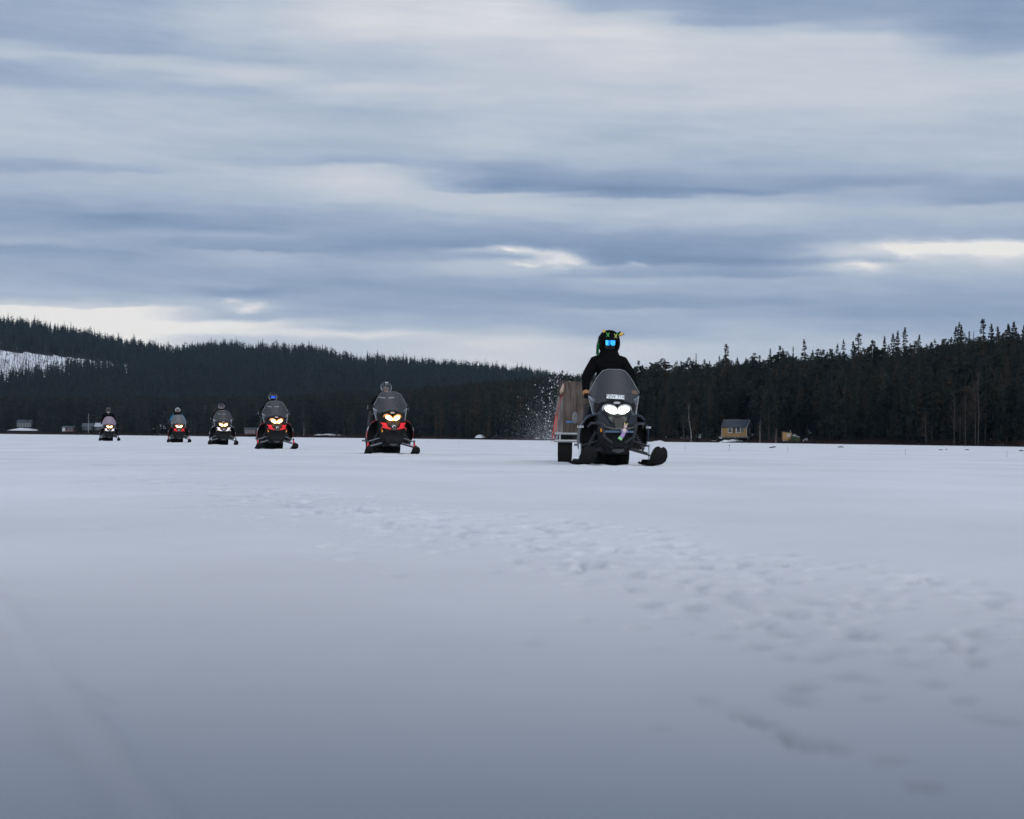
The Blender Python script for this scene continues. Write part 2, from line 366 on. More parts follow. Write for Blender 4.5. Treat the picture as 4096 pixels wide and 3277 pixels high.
# ------------------------------------------------------------------ land behind the shore
SKY_U = [-6000,-1500,-400,0,200,400,600,700,820,930,1000,1120,1250,1340,1430,1600,1800,2000,2150,2250,2330,2450,2600,2900,3200,4096,6000,9000]
SKY_V = [1250,1230,1240,1262,1290,1338,1372,1388,1365,1362,1378,1372,1378,1400,1422,1428,1442,1462,1478,1500,1520,1500,1488,1462,1440,1420,1420,1450]
def ztop(u): return np.maximum(0, (horizon_v(u)-np.interp(u, SKY_U, SKY_V)-47))*1750/FX
def ground_z(x, y):
    u = x/np.maximum(y, 1)*FX+2048
    D = shore_D(u); S = y-D
    rt = sm((u-1900)/700)
    z = -.45+.68*sm((S+3)/6)+.007*np.clip(S, 0, 30)
    z = z+(.012+.072*rt)*np.clip(S-28, 0, 105)
    hz = np.maximum(0, ztop(u)-z)
    z = z+hz*np.clip((y-1000)/750, 0, 1)**1.05*sm((y-950)/60)-np.maximum(0, y-1780)*.05
    z = z+.35*fbm(x/6, y/6, 3, 77)*sm(S/10)+2.5*fbm(x/90, y/90, 3, 71)*sm((S-120)/150)
    return z
TU = np.concatenate([np.arange(-6000, -300, 150), np.arange(-300, 4500, 9), np.arange(4500, 9001, 150)])
TS = np.array([-4,-3,-2,-1,0,1,2,3,4.5,6,8,11,15,20,26,30,36,43,50,60,72,85,100,118,140,170,200,250,300,350,400]+list(range(430, 1300, 18))+[1400,1600], dtype=float)
UU, SS = np.meshgrid(TU, TS)
wob = 2.2*fbm(UU/30, UU*0+3, 3, 5)+5*fbm(UU/260, UU*0+8, 2, 6)
YY = shore_D(UU)+SS+wob*np.clip((8-np.abs(SS))/8, 0, 1)*(SS < 8); XX = (UU-2048)/FX*YY
ZZ = ground_z(XX, YY)-.0
ZZ = np.where(SS <= -3, -.4, ZZ)
# where the snow lies: a felled clearing on the far left hill, and patches near the shore
def clr_top(u): return np.interp(u, [-2000,0,150,300,410,480,525,560], [1380,1403,1417,1434,1451,1460,1466,1467])
def clr_bot(u): return np.interp(u, [-2000,0,80,160,240,315,390,445,525,560], [1500,1487,1482,1474,1466,1457,1457,1463,1467,1466])
VV = horizon_v(UU)-(ZZ-CAMH)/YY*FX
clear = ((VV > clr_top(UU)) & (VV < clr_bot(UU)+40) & (UU < 535) & (YY > 1000)).astype(float)
def blob(u0, s0, ru, rs): return np.exp(-((UU-u0)/ru)**2-((SS-s0)/rs)**2)
patch = sum(blob(*b) for b in [(2730,38,50,9),(2830,40,60,10),(2960,46,70,12),(2600,34,40,6),(3232,62,16,8),(3180,44,14,3),(2850,7,40,2.5),(2660,5,50,2),(3120,9,40,2),(3560,5,40,2),(3700,7,90,4),(3850,6,60,3),(4000,5,50,3),
      (60,22,45,14),(130,18,50,5),(640,20,35,6),(700,24,30,5),(1310,10,75,7),(1370,26,50,14),(1480,16,30,5),(1930,8,25,3),(1990,9,25,3),(560,16,20,4),(830,25,30,5)])
patch = patch*(.75+1.1*fbm(UU/14, SS/2.0, 3, 55))+.42*(fbm(UU/22, SS/6, 3, 91) > .28)*(SS > 30)
snowm = np.clip(np.maximum(clear, patch), 0, 1)
nr, nc = UU.shape; idx = np.arange(nr*nc).reshape(nr, nc)
Ft = np.stack([idx[:-1,:-1].ravel(), idx[:-1,1:].ravel(), idx[1:,1:].ravel(), idx[1:,:-1].ravel()], 1)
def land_material():
    m = bpy.data.materials.new('forest_floor'); m.use_nodes = True; t = m.node_tree; b = t.nodes['Principled BSDF']
    a = t.nodes.new('ShaderNodeAttribute'); a.attribute_name = 'snow'
    g = t.nodes.new('ShaderNodeNewGeometry'); n = t.nodes.new('ShaderNodeTexNoise'); n.inputs['Scale'].default_value = .6; n.inputs['Detail'].default_value = 6
    t.links.new(g.outputs['Position'], n.inputs['Vector'])
    ad = t.nodes.new('ShaderNodeMath'); ad.operation = 'MULTIPLY_ADD'; ad.inputs[1].default_value = .7; t.links.new(n.outputs[0], ad.inputs[0]); t.links.new(a.outputs['Fac'], ad.inputs[2])
    r = t.nodes.new('ShaderNodeMapRange'); r.inputs[1].default_value = .72; r.inputs[2].default_value = .86; t.links.new(ad.outputs[0], r.inputs[0])
    e = t.nodes.new('ShaderNodeValToRGB'); t.links.new(n.outputs[0], e.inputs[0])
    e.color_ramp.elements[0].position = .4; e.color_ramp.elements[0].color = (.010, .009, .008, 1)
    e.color_ramp.elements[1].position = .65; e.color_ramp.elements[1].color = (.035, .022, .018, 1)
    mx = t.nodes.new('ShaderNodeMix'); mx.data_type = 'RGBA'; t.links.new(r.outputs[0], mx.inputs[0]); t.links.new(e.outputs[0], mx.inputs[6]); mx.inputs[7].default_value = (.72, .74, .78, 1)
    t.links.new(mx.outputs[2], b.inputs['Base Color']); b.inputs['Roughness'].default_value = .9; b.inputs['Specular IOR Level'].default_value = .1
    return m
o = npmesh('forest_floor', np.stack([XX.ravel(), YY.ravel(), ZZ.ravel()], 1), Ft, land_material(), smooth=True, attrs={'snow': snowm.ravel()})
tag(o, 'dark forest floor and wooded hills with patches of snow behind the lake', 'hills', kind='structure')

# ------------------------------------------------------------------ trees
def tree_arrays(kind, H, seed, whorls, per, twigs, width=.13, base=.1):
    """triangles for a crown; returns verts (n,3) and tri count n/3"""
    r = np.random.RandomState(seed); T = []
    lean = r.uniform(-.01, .01, 2)
    gap = r.rand(8)
    for i in range(whorls):
        f = base+(1-base)*(i+r.rand()*.8)/whorls            # 0..1 height
        if f > .995: continue
        if kind == 'spruce':
            prof = (1-f)**.52*(.80+.22*math.sin(f*19+gap[0]*6))*(1 if f > base+.08 else .6)
        else:                                                # pine: irregular rounded head
            prof = (.35+.75*math.sin(min(1, (f-base)/(1-base)*1.02)*PI)**.8)*(.7+.5*abs(math.sin(f*14+gap[1]*9)))*(1 if f < .93 else .55)
        Lb = H*width*prof+.05
        for k in range(per):
            if r.rand() < .12: continue
            a = r.rand()*2*PI; l = Lb*r.uniform(.5, 1.15)
            ca, sa = math.cos(a), math.sin(a)
            z0 = f*H; droop = (r.uniform(-.55, -.15) if kind == 'spruce' else r.uniform(-.1, .55))*(1 if f < .85 else -.6)
            for q in range(twigs):
                s0 = (q+.2)/twigs*l; s1 = min(l, s0+l*.55*r.uniform(.6, 1.1)); side = r.uniform(-.5, .5)*l*.6
                p0 = (ca*s0, sa*s0, z0+droop*s0*.8)
                ex, ey = ca*s1-sa*side, sa*s1+ca*side
                p1 = (ex, ey, z0+droop*s1-.03*H*.2*r.rand())
                wdt = l*.20+.045*H*.2
                dz = -wdt*r.uniform(.5, 1.3)
                p2 = (ex*.75+ca*s0*.2+r.uniform(-1, 1)*wdt*.6, ey*.75+sa*s0*.2+r.uniform(-1, 1)*wdt*.6, p1[2]+dz)
                T += [p0, p1, p2]
    # leading shoot
    for q in range(4):
        a = q*PI/2; T += [(0, 0, H*1.0), (math.cos(a)*.012*H, math.sin(a)*.012*H, H*.955), (-math.sin(a)*.012*H, math.cos(a)*.012*H, H*.93)]
    V = np.array(T); V[:, 0] += lean[0]*V[:, 2]; V[:, 1] += lean[1]*V[:, 2]
    return V
def foliage_material(name, c1, c2, c3, scale=.05):
    m = bpy.data.materials.new(name); m.use_nodes = True; t = m.node_tree; b = t.nodes['Principled BSDF']
    g = t.nodes.new('ShaderNodeNewGeometry')
    mp = t.nodes.new('ShaderNodeMapping'); mp.inputs['Scale'].default_value = (1, 1, .35); t.links.new(g.outputs['Position'], mp.inputs[0])
    n = t.nodes.new('ShaderNodeTexNoise'); n.inputs['Scale'].default_value = scale*5; n.inputs['Detail'].default_value = 6; n.inputs['Roughness'].default_value = .7
    t.links.new(mp.outputs[0], n.inputs['Vector'])
    r = t.nodes.new('ShaderNodeValToRGB'); t.links.new(n.outputs[0], r.inputs[0])
    r.color_ramp.elements[0].position = .40; r.color_ramp.elements[0].color = (*c1, 1)
    r.color_ramp.elements[1].position = .63; r.color_ramp.elements[1].color = (*c3, 1)
    e = r.color_ramp.elements.new(.52); e.color = (*c2, 1)
    t.links.new(r.outputs[0], b.inputs['Base Color']); b.inputs['Roughness'].default_value = .8; b.inputs['Specular IOR Level'].default_value = .15
    return m
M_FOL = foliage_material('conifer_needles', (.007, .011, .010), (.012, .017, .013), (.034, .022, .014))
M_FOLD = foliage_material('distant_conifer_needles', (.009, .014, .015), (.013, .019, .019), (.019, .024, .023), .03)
M_BARK = mat('bark', (.022, .018, .015), .9, spec=.1, vary=(2, (.05, .038, .03), .8))
M_BIRCH = mat('birch_bark', (.27, .265, .26), .8, spec=.1, vary=(3, (.12, .11, .10), 1))
M_BIRCHD = mat('grey_birch_bark', (.10, .095, .09), .85, spec=.1, vary=(3, (.05, .045, .04), 1))
M_TWIG = mat('twigs', (.045, .032, .028), .9, spec=.1)

VAR = []   # (kind, arrays at H=1..)
for k in range(7): VAR.append(('spruce', tree_arrays('spruce', 10, 10+k, 56, 6, 5, width=[.10, .085, .12, .105, .075, .13, .095][k], base=[.06, .1, .04, .12, .08, .03, .2][k])))
for k in range(4): VAR.append(('pine', tree_arrays('pine', 10, 40+k, 34, 6, 6, width=[.13, .11, .15, .12][k], base=[.35, .25, .45, .3][k])))
VM = []
for i, (kd, V) in enumerate(VAR):
    me = bpy.data.meshes.new('crown'); n = len(V)//3
    me.vertices.add(len(V)); me.vertices.foreach_set('co', V.astype(np.float32).ravel())
    me.loops.add(len(V)); me.loops.foreach_set('vertex_index', np.arange(len(V), dtype=np.int32))
    me.polygons.add(n); me.polygons.foreach_set('loop_start', np.arange(0, len(V), 3, dtype=np.int32)); me.update(calc_edges=True)
    me.materials.append(M_FOL)
    tb = MB().tube([(0, 0, -.6), (.02, 0, 3), (0, .02, 6.5), (0, 0, 9.8)], [.15, .11, .07, .015], 7)
    to = tb.build('trunk', M_BARK); tm = to.data; COL.objects.unlink(to); bpy.data.objects.remove(to)
    VM.append((kd, me, tm))
def place_tree(vi, x, y, H, wf, name, label, group, rz=0, z=None):
    kd, cm, tm = VM[vi]
    z = float(ground_z(np.array(x), np.array(y))) if z is None else z
    r = empty(name, (x, y, z-.05), rz, label=label, cat='tree', group=group)
    s = H/10; r.scale = (s*wf, s*wf, s)
    c = bpy.data.objects.new('crown', cm); COL.objects.link(c); c.parent = r
    t = bpy.data.objects.new('trunk', tm); COL.objects.link(t); t.parent = r
    return r
rb = random.Random(3)
nb = 0
for row, (y0, h0) in enumerate(((-.80, 4.2), (-1.35, 4.5), (-2.0, 4.8), (-3.0, 5.0))):  # rows of added spruces, out of view, placed to shade the foreground snow
    for i in range(17):
        x = (i-8)*.95+row*.5+rb.uniform(-.3, .3)
        place_tree(rb.choice([2, 5, 0]), x, y0+rb.uniform(-.3, .3), h0*rb.uniform(.9, 1.1), 1.7 if row == 0 else 1.9, 'spruce_tree', 'unseen spruce added right behind the viewpoint to shade the near snow', 'unseen spruces added behind the viewpoint for shade', rb.uniform(0, 6), z=0.0)
CAN_U = [2300,2400,2540,2700,2850,3000,3150,3250,3350,3450,3600,3700,3800,3900,4096,4400,5200]
CAN_V = [1530,1505,1478,1468,1456,1449,1438,1422,1408,1400,1384,1372,1362,1352,1330,1300,1270]
def z_at(v, u, D): return CAMH+(horizon_v(u)-v)/FX*D
rt = random.Random(11)
SPIRES = [(2553,1440,'p',1.0,'crooked topped pine just right of the standing rider\'s shoulder'),(2657,1436,'s',.8,None),(2725,1442,'s',.8,None),(2783,1410,'s',.6,'thin spindly spruce left of the tallest tree behind the yellow cabin'),(2758,1448,'s',.9,None),(2877,1420,'s',.8,None),
 (2901,1371,'s',1.15,'tall shaggy spruce standing high above the forest left of the yellow cabin'),(2948,1425,'s',1.0,None),(2980,1428,'s',.9,None),(3018,1422,'p',1,None),(3080,1391,'s',.9,'slender pointed spruce above the forest right of the yellow cabin'),(3119,1380,'p',.9,None),(3133,1391,'s',1,None),
 (3171,1382,'s',.65,'needle thin spruce above the two small sheds'),(3217,1354,'s',1.0,'tall open spruce above the forest just right of the green shed'),(3248,1397,'s',.9,None),(3290,1395,'p',1,None),(3317,1390,'p',1,None),(3346,1373,'s',.9,None),(3373,1354,'s',.8,None),
 (3432,1328,'s',1.35,'broad dense spruce with a wide top at the left part of the right hand skyline'),(3414,1362,'s',1,None),(3485,1355,'p',1,None),(3536,1341,'s',.75,None),(3573,1330,'s',1,None),(3589,1320,'s',.8,None),(3614,1306,'s',1.1,'tall ragged spruce, the highest between the wide topped one and the cluster of three'),
 (3672,1336,'s',.9,None),(3722,1365,'s',1,None),(3750,1372,'s',1,None),(3802,1345,'s',1,None),(3818,1302,'s',.9,None),(3832,1285,'s',.9,'tallest spruce of the tight cluster of three on the right skyline'),(3843,1296,'s',.8,None),(3875,1322,'s',.8,None),
 (3893,1323,'s',.4,'thin nearly bare dead spruce on the right skyline'),(3932,1270,'s',1.25,'highest spruce in view, broad and pointed, near the right edge'),(3965,1292,'s',1,None),(3993,1303,'s',1,None),(4026,1292,'s',.9,None),(4038,1300,'s',.9,None),(4057,1282,'s',1.1,'dark columnar spruce second highest near the right edge'),(4092,1297,'s',1,None)]
gs = 'spruces of the dense forest on the right shore'; gpn = 'pines among the spruces on the right shore'
LS = 'dark spruce in the dense forest on the right shore'; LP = 'dark round headed pine among the spruces on the right shore'
LSK = 'spruce whose narrow top rises above the right shore forest into the sky'; LPK = 'pine whose ragged head rises above the right shore forest into the sky'
nsp = 0
for (u, v, k, wf, lb) in SPIRES:
    D = float(shore_D(u))+rt.uniform(45, 90); x = (u-2048)/FX*D; z = float(ground_z(np.array(x), np.array(D)))
    H = z_at(v, u, D)-z
    vi = rt.choice([0, 1, 3, 6]) if k == 's' else rt.choice([7, 8, 10])
    if wf > 1.1: vi = 2
    if wf < .7: vi = 4
    place_tree(vi, x, D, H, wf*1.15*(10/H)**.35, 'spruce_tree' if k == 's' else 'pine_tree', lb or (LSK if k == 's' else LPK), None if lb else ('spruces breaking the right skyline' if k == 's' else 'pines breaking the right skyline'), rt.uniform(0, 6))
    nsp += 1
def blocked(u, S):
    if 2860 < u < 3030 and S < 42: return True
    if 3100 < u < 3290 and S < 30: return True
    if 2700 < u < 2860 and S < 22 : return rt.random() < .7
    return False
cand = []
for i in range(3000):
    u = rt.uniform(2360, 4330); S = 3+132*rt.random()**1.1
    if blocked(u, S): continue
    D = float(shore_D(u))+S; cand.append((u, S, D))
# keep a minimum spacing
cells = {}; keep = []
for (u, S, D) in cand:
    x = (u-2048)/FX*D; c = (int(x//1.0), int(D//1.0))
    if any(math.hypot(x-a, D-b) < 1.5 for dx in (-2,-1,0,1,2) for dy in (-2,-1,0,1,2) for (a, b) in cells.get((c[0]+dx, c[1]+dy), ())): continue
    cells.setdefault(c, []).append((x, D)); keep.append((u, S, D, x))
keep.sort(key=lambda k: k[1])
MV = []
ni = 0
for j, (u, S, D, x) in enumerate(keep):
    z = float(ground_z(np.array(x), np.array(D)))
    fr = min(1, S/95)
    vt = np.interp(u, CAN_U, CAN_V)+(1-fr)*rt.uniform(60, 190)+(rt.uniform(-42, -10) if rt.random() < .1 else rt.uniform(-16, 62))
    H = z_at(vt, u, D)-z
    H = max(4.5, min(15.0, H))
    pine = rt.random() < .25
    vi = rt.choice([7, 8, 9, 10]) if pine else rt.choice([0, 1, 2, 3, 4, 5, 6])
    wf = rt.uniform(.85, 1.5)*10/H*(.6+.45*H/10)
    if ni < 285 and S < 60 and u < 4110 and rt.random() < (.62 if u > 3000 else .8):
        place_tree(vi, x, D, H, wf, 'pine_tree' if pine else 'spruce_tree', LP if pine else LS, gpn if pine else gs, rt.uniform(0, 6)); ni += 1
    else:
        a = rt.uniform(0, 6.28); s = H/10; V = VAR[vi][1]; Vq = V.reshape(-1, 3, 3)
        if S > 50: Vq = Vq[rt.randrange(2)::2]
        V = Vq.reshape(-1, 3); ca, sa = math.cos(a)*s*wf*(1.25 if S > 50 else 1), math.sin(a)*s*wf*(1.25 if S > 50 else 1)
        MV.append(np.stack([V[:, 0]*ca-V[:, 1]*sa+x, V[:, 0]*sa+V[:, 1]*ca+D, V[:, 2]*s+z], 1).astype(np.float32))
def stuff_tris(name, L_, m, label, cat):
    V = np.concatenate(L_); o = npmesh(name, V, np.arange(len(V)).reshape(-1, 3), m); tag(o, label, cat, kind='stuff'); return o
stuff_tris('dense_forest', MV, M_FOL, 'mass of conifers filling the depth of the right shore forest', 'forest')
# far forests: simple ragged trees merged into one mass per distance band
FV = [tree_arrays('spruce' if k % 4 else 'pine', 10, 100+k, 16, 6, 1, width=.20, base=.02) for k in range(9)]
FV = [np.concatenate([V]+[np.array([(0, 0, 9.6), (.9*math.cos(a), .9*math.sin(a), .0), (.9*math.cos(a+2.1), .9*math.sin(a+2.1), .0)]) for a in (0, 2.1, 4.2)]) for V in FV]
MVd = [tree_arrays('spruce' if k % 3 else 'pine', 10, 200+k, 30, 5, 2, width=.125, base=.06) for k in range(8)]
MVd = [np.concatenate([V]+[np.array([(0, 0, 9.6), (.3*math.cos(a), .3*math.sin(a), .0), (.3*math.cos(a+2.1), .3*math.sin(a+2.1), .0)]) for a in (0, 2.1, 4.2)]) for V in MVd]
def put(lst, V, x, y, z, H, wf, a):
    s = H/10; ca, sa = math.cos(a)*s*wf, math.sin(a)*s*wf
    lst.append(np.stack([V[:, 0]*ca-V[:, 1]*sa+x, V[:, 0]*sa+V[:, 1]*ca+y, V[:, 2]*s+z], 1).astype(np.float32))
rs = np.random.RandomState(5)
# band along the left and middle shore
n = 4200; U1 = rs.uniform(-500, 2480, n); S1 = 4+230*rs.rand(n)**1.2; D1 = shore_D(U1)+S1; X1 = (U1-2048)/FX*D1; Z1 = ground_z(X1, D1)
VT = np.interp(U1, [-500,0,500,800,1200,1500,1800,2000,2200,2400], [1555,1565,1580,1578,1568,1552,1530,1512,1492,1490])
LB = []
for i in range(n):
    vt = VT[i]+rs.uniform(0, 45)+(1-min(1, S1[i]/90))*rs.uniform(0, 100)-(rs.rand() < .05)*rs.uniform(0, 22)
    H = (horizon_v(U1[i])-vt)/FX*D1[i]+CAMH-Z1[i]; H = min(18, max(4, H))
    if S1[i] < 34 and any(a < U1[i] < b for a, b in ((10, 150), (235, 430), (600, 720), (960, 1030), (1230, 1400))): continue
    put(LB, MVd[rs.randint(8)], X1[i], D1[i], Z1[i], H, rs.uniform(.9, 1.4)*(1.15 if S1[i] > 20 else .9), rs.rand()*6.28)
stuff_tris('shore_forest', LB, M_FOL, 'dark band of conifers along the far left and middle shore', 'forest')
# hill forest
n = 21000; U2 = rs.uniform(-700, 3400, n); D2 = rs.uniform(950, 1830, n); X2 = (U2-2048)/FX*D2; Z2 = ground_z(X2, D2)
V2 = horizon_v(U2)-(Z2-CAMH)/D2*FX
LH = []
for i in range(n):
    inclr = (clr_top(U2[i]) < V2[i] < clr_bot(U2[i])+(46 if U2[i] < 260 else 28)) and U2[i] < 530
    if inclr and rs.rand() > .035: continue
    H = rs.uniform(8, 13.5)*(1.22 if rs.rand() < .1 else 1)
    if inclr: H = rs.uniform(2, 8)
    put(LH, FV[rs.randint(9)], X2[i], D2[i], Z2[i], H, rs.uniform(.8, 1.35)*(1.1 if not inclr else .7), rs.rand()*6.28)
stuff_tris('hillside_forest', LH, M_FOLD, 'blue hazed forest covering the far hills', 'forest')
# thin saplings on the clearing and brush along the shore
LC = []
for i in range(4200):
    u = rs.uniform(-200, 545); d = rs.uniform(1150, 1560); x = (u-2048)/FX*d; z = float(ground_z(np.array(x), np.array(d))); v = horizon_v(u)-(z-CAMH)/d*FX
    if not (clr_top(u) < v < clr_bot(u)+40): continue
    h = rs.uniform(1.5, 5); wd = .15
    LC.append(np.array([(x-wd, d, z), (x+wd, d, z), (x+rs.uniform(-.3, .3), d, z+h), (x, d-wd, z), (x, d+wd, z), (x+rs.uniform(-.3, .3), d, z+h*.8)], dtype=np.float32))
stuff_tris('saplings', LC, M_TWIG, 'thin bare saplings scattered on the snowy hillside clearing', 'saplings')
BR = []
for i in range(15000):
    u = rs.uniform(-300, 4300); S = rs.uniform(-.5, 9)**1.0; D = float(shore_D(u))+S; x = (u-2048)/FX*D
    if (2860 < u < 3010 and S > 1) or (3125 < u < 3205 and S > 2): continue
    dens = .5+fbm(np.array(u/60.), np.array(2.), 3, 13)
    if rs.rand() > dens*(1.3 if u < 3300 else .8): continue
    BR.append((x, D, rs.uniform(.3, 1.0)*(1.5 if rs.rand() < .07 else 1)))
bx = np.array([b[0] for b in BR]); by = np.array([b[1] for b in BR]); bz = ground_z(bx, by)
LB2 = []
for (x, y, h), z in zip(BR, bz):
    z = max(z, -.05)
    for q in range(3):
        a = rs.rand()*6.28; l = h*rs.uniform(.3, .7); ww = .02+y*.00012
        LB2.append(np.array([(x-ww, y, z-.1), (x+ww, y, z-.1), (x+math.cos(a)*l, y+math.sin(a)*l, z+h*rs.uniform(.6, 1))], dtype=np.float32))
M_BRUSH = mat('brush', (.034, .019, .015), .9, spec=.1, vary=(.3, (.016, .014, .013), 1))
stuff_tris('shore_brush', LB2, M_BRUSH, 'low reddish brown brush along the edge of the lake', 'brush')
# birches
def birch(u, vb, vt, D, bend, seed, label, wid=.07):
    r = random.Random(seed); x = (u-2048)/FX*D; z = float(ground_z(np.array(x), np.array(D))); z = min(z, z_at(vb, u, D))
    H = z_at(vt, u, D)-z; s = D/FX
    root = empty('birch_tree', (x, D, z), 0, label=label, cat='tree')
    pts = [(b*s, 0, f*H) for b, f in bend]
    MB().tube(pts, [wid*(1-.75*i/(len(pts)-1)) for i in range(len(pts))], 7).build('trunk', M_BIRCHD if wid in (.05, .06) or u > 3200 else M_BIRCH, root)
    c = MB()
    for i in range(46):
        f = r.uniform(.3, 1); k = f*(len(bend)-1); j = min(int(k), len(bend)-2)
        fx = np.interp(f, [b[1] for b in bend], [b[0] for b in bend])*s
        a = r.uniform(0, 6.28); l = H*.22*(1.15-f)*r.uniform(.5, 1.2)+.2
        e = Vector((fx+math.cos(a)*l, math.sin(a)*l, f*H+l*r.uniform(.5, 1.4)))
        p0 = Vector((fx, 0, f*H)); m_ = p0.lerp(e, .5)+Vector((0, 0, -.05*l))
        c.tube([p0, m_, e], [.022, .014, .004], 4, cap=False)
        for q in range(3):
            b2 = a+r.uniform(-1, 1); l2 = l*.5
            c.tube([m_, m_+Vector((math.cos(b2)*l2, math.sin(b2)*l2, l2*r.uniform(.2, 1)))], [.010, .003], 3, cap=False)
    c.build('crown', M_TWIG, root)
    return root
birch(2765, 1766, 1615, 405, [(0,0),(1,.15),(-1,.35),(-6,.5),(-9,.62),(-10,.8),(-9,1)], 1, 'bare white birch with a bent trunk at the shore left of the yellow cabin')
birch(3040, 1765, 1680, 392, [(0,0),(1,.3),(0,.6),(2,1)], 2, 'pale birch on the bank just right of the yellow cabin', .07)
birch(3105, 1772, 1715, 385, [(0,0),(0,.4),(1,1)], 3, 'short white birch trunk on the bank left of the yellow shed', .08)
birch(3913, 1760, 1495, 285, [(0,0),(2,.3),(3,.45),(-1,.7),(-3,1)], 4, 'tall pale birch in front of the dark spruces near the right edge', .07)
birch(3902, 1762, 1540, 288, [(0,0),(0,.3),(1,.55),(-2,.75),(-9,1)], 5, 'pale birch leaning left beside the taller birch near the right edge', .06)
birch(3975, 1762, 1465, 292, [(0,0),(-3,.4),(0,.6),(2,.8),(6,1)], 6, 'faint grey birch between the paired birches and the right edge', .05)
birch(3818, 1760, 1570, 290, [(0,0),(-1,.4),(0,.7),(-4,1)], 7, 'thin grey birch left of the paired birches on the right shore', .05)
birch(3862, 1762, 1580, 287, [(0,0),(0,.5),(0,1)], 8, 'slender straight birch just left of the leaning birch', .05)
birch(3700, 1760, 1655, 300, [(0,0),(6,.2),(2,.6),(0,1)], 9, 'small birch at the foot of the forest far left of the paired birches', .05)
birch(3055, 1700, 1590, 440, [(0,0),(-1,.5),(0,1)], 10, 'thin pale birch stem rising behind the right end of the yellow cabin', .05)
birch(1216, 1735, 1690, 672, [(0,0),(1,.5),(0,1)], 11, 'thin grey birch at the shore between the third machine and the second', .10)

# ------------------------------------------------------------------ buildings
M_YEL = mat('yellow_boards', (.36, .225, .10), .75, spec=.2, vary=(6, (.29, .18, .08), .7))
M_BRN = mat('brown_boards', (.13, .09, .055), .8, spec=.2, vary=(6, (.09, .065, .04), .7))
M_GRN = mat('green_boards', (.018, .055, .028), .75, spec=.2, vary=(4, (.012, .035, .02), .7))
M_OLV = mat('olive_boards', (.065, .08, .03), .75, spec=.2)
M_WHT = mat('white_trim', (.50, .52, .54), .6)
M_DIM = mat('grey_trim', (.17, .18, .19), .7)
M_ROOF = mat('dark_roof', (.035, .045, .06), .6, vary=(5, (.05, .06, .075), .7))
M_GLS = mat('window_glass', (.02, .028, .035), .12)
M_WOOD = mat('weathered_wood', (.17, .18, .13), .85, vary=(8, (.07, .075, .05), .7))
M_REDW = mat('red_boards', (.055, .020, .018), .8)
def boards_bump(m): return m
def window(parent, x0, x1, z0, z1, y, axis='x', fw=.08, tm=None):
    b = MB()
    def bx(a, c, e, g, d0, d1):
        if axis == 'x': b.box(a, c, y+d0, y+d1, e, g)
        else: b.box(y+d0, y+d1, a, c, e, g)
    sgn = -1 if axis == 'x' else 1
    d0, d1 = (-.05, .01) if axis == 'x' else (-.01, .05)
    bx(x0-fw, x0, z0-fw, z1+fw, d0, d1); bx(x1, x1+fw, z0-fw, z1+fw, d0, d1); bx(x0, x1, z1, z1+fw, d0, d1); bx(x0, x1, z0-fw, z0, d0, d1)
    f = b.build('window', tm or (M_DIM if parent.get('category') in ('cottage', 'hut') else M_WHT), parent, smooth=False)
    b = MB()
    if axis == 'x': b.box(x0+.001, x1-.001, y-.02, y-.005, z0+.001, z1-.001)
    else: b.box(y+.005, y+.02, x0+.001, x1-.001, z0+.001, z1-.001)
    b.build('pane', M_GLS, f, smooth=False)
    return f
def gable_house(name, label, u0, u1, vbase, vwall, vridge, D, depth, mwall, mroof=None, rz=0, z0=None, overhang=.25, cat='cabin'):
    x0 = (u0-2048)/FX*D; x1 = (u1-2048)/FX*D; uc = (u0+u1)/2
    zb = z_at(vbase, uc, D); zw = z_at(vwall, uc, D); zr = z_at(vridge, uc, D); W = x1-x0
    r = empty(name, ((x0+x1)/2, D, zb), rz, label=label, cat=cat); h = zw-zb; hr = zr-zb; w2 = W/2
    b = MB(); b.box(-w2, w2, 0, depth, 0, h)
    b.add([(-w2, 0, h), (-w2, depth, h), (-w2, depth/2, hr-.05), (w2, 0, h), (w2, depth, h), (w2, depth/2, hr-.05)], [(0, 1, 2), (3, 5, 4)])
    b.build('wall', mwall, r, smooth=False)
    b = MB(); t = .1; oh = overhang
    sl = (hr-h)/(depth/2)
    for s in (0, 1):
        ya, yb = (-oh, depth/2) if s == 0 else (depth+oh, depth/2)
        za = h-oh*sl; zc = hr
        vs = [(-w2-oh, ya, za), (w2+oh, ya, za), (w2+oh, yb, zc), (-w2-oh, yb, zc)]
        b.add(vs+[(v[0], v[1], v[2]+t) for v in vs], [(0,1,2,3),(7,6,5,4),(0,4,5,1),(1,5,6,2),(2,6,7,3),(3,7,4,0)])
    b.build('roof', mroof or M_ROOF, r, smooth=False)
    return r, W, h, hr
# the yellow cabin
r, W, h, hr = gable_house('yellow_cabin', 'small yellow wooden cabin with dark roof and white trim standing on a deck', 2884, 2990, 1746, 1708, 1682, 430, 3.2, M_YEL, overhang=.14)
r.rotation_euler = (0, 0, math.radians(-26))
w2 = W/2
MB().box(w2+.004, w2+.02, .1, 3.1, .02, h-.1).add([(w2+.012,.1,h-.1),(w2+.012,3.1,h-.1),(w2+.012,1.6,hr-.25)],[(0,1,2)]).build('gable_wall', M_BRN, r, smooth=False)
b = MB()
for x in (-w2-.03, w2-.05): b.box(x, x+.09, -.03, .06, 0, h-.04)
for (ya, yb) in ((-.16, 1.6), (3.36, 1.6)):
    za = h-.14*(hr-h)/1.6
    b.tube([(w2+.17, ya, za+.04), (w2+.17, yb, hr+.05)], .06, 4)
b.box(-w2-.12, w2+.12, 1.5, 1.7, hr+.09, hr+.13)
b.build('trim', M_WHT, r, smooth=False)
s = W/410.0
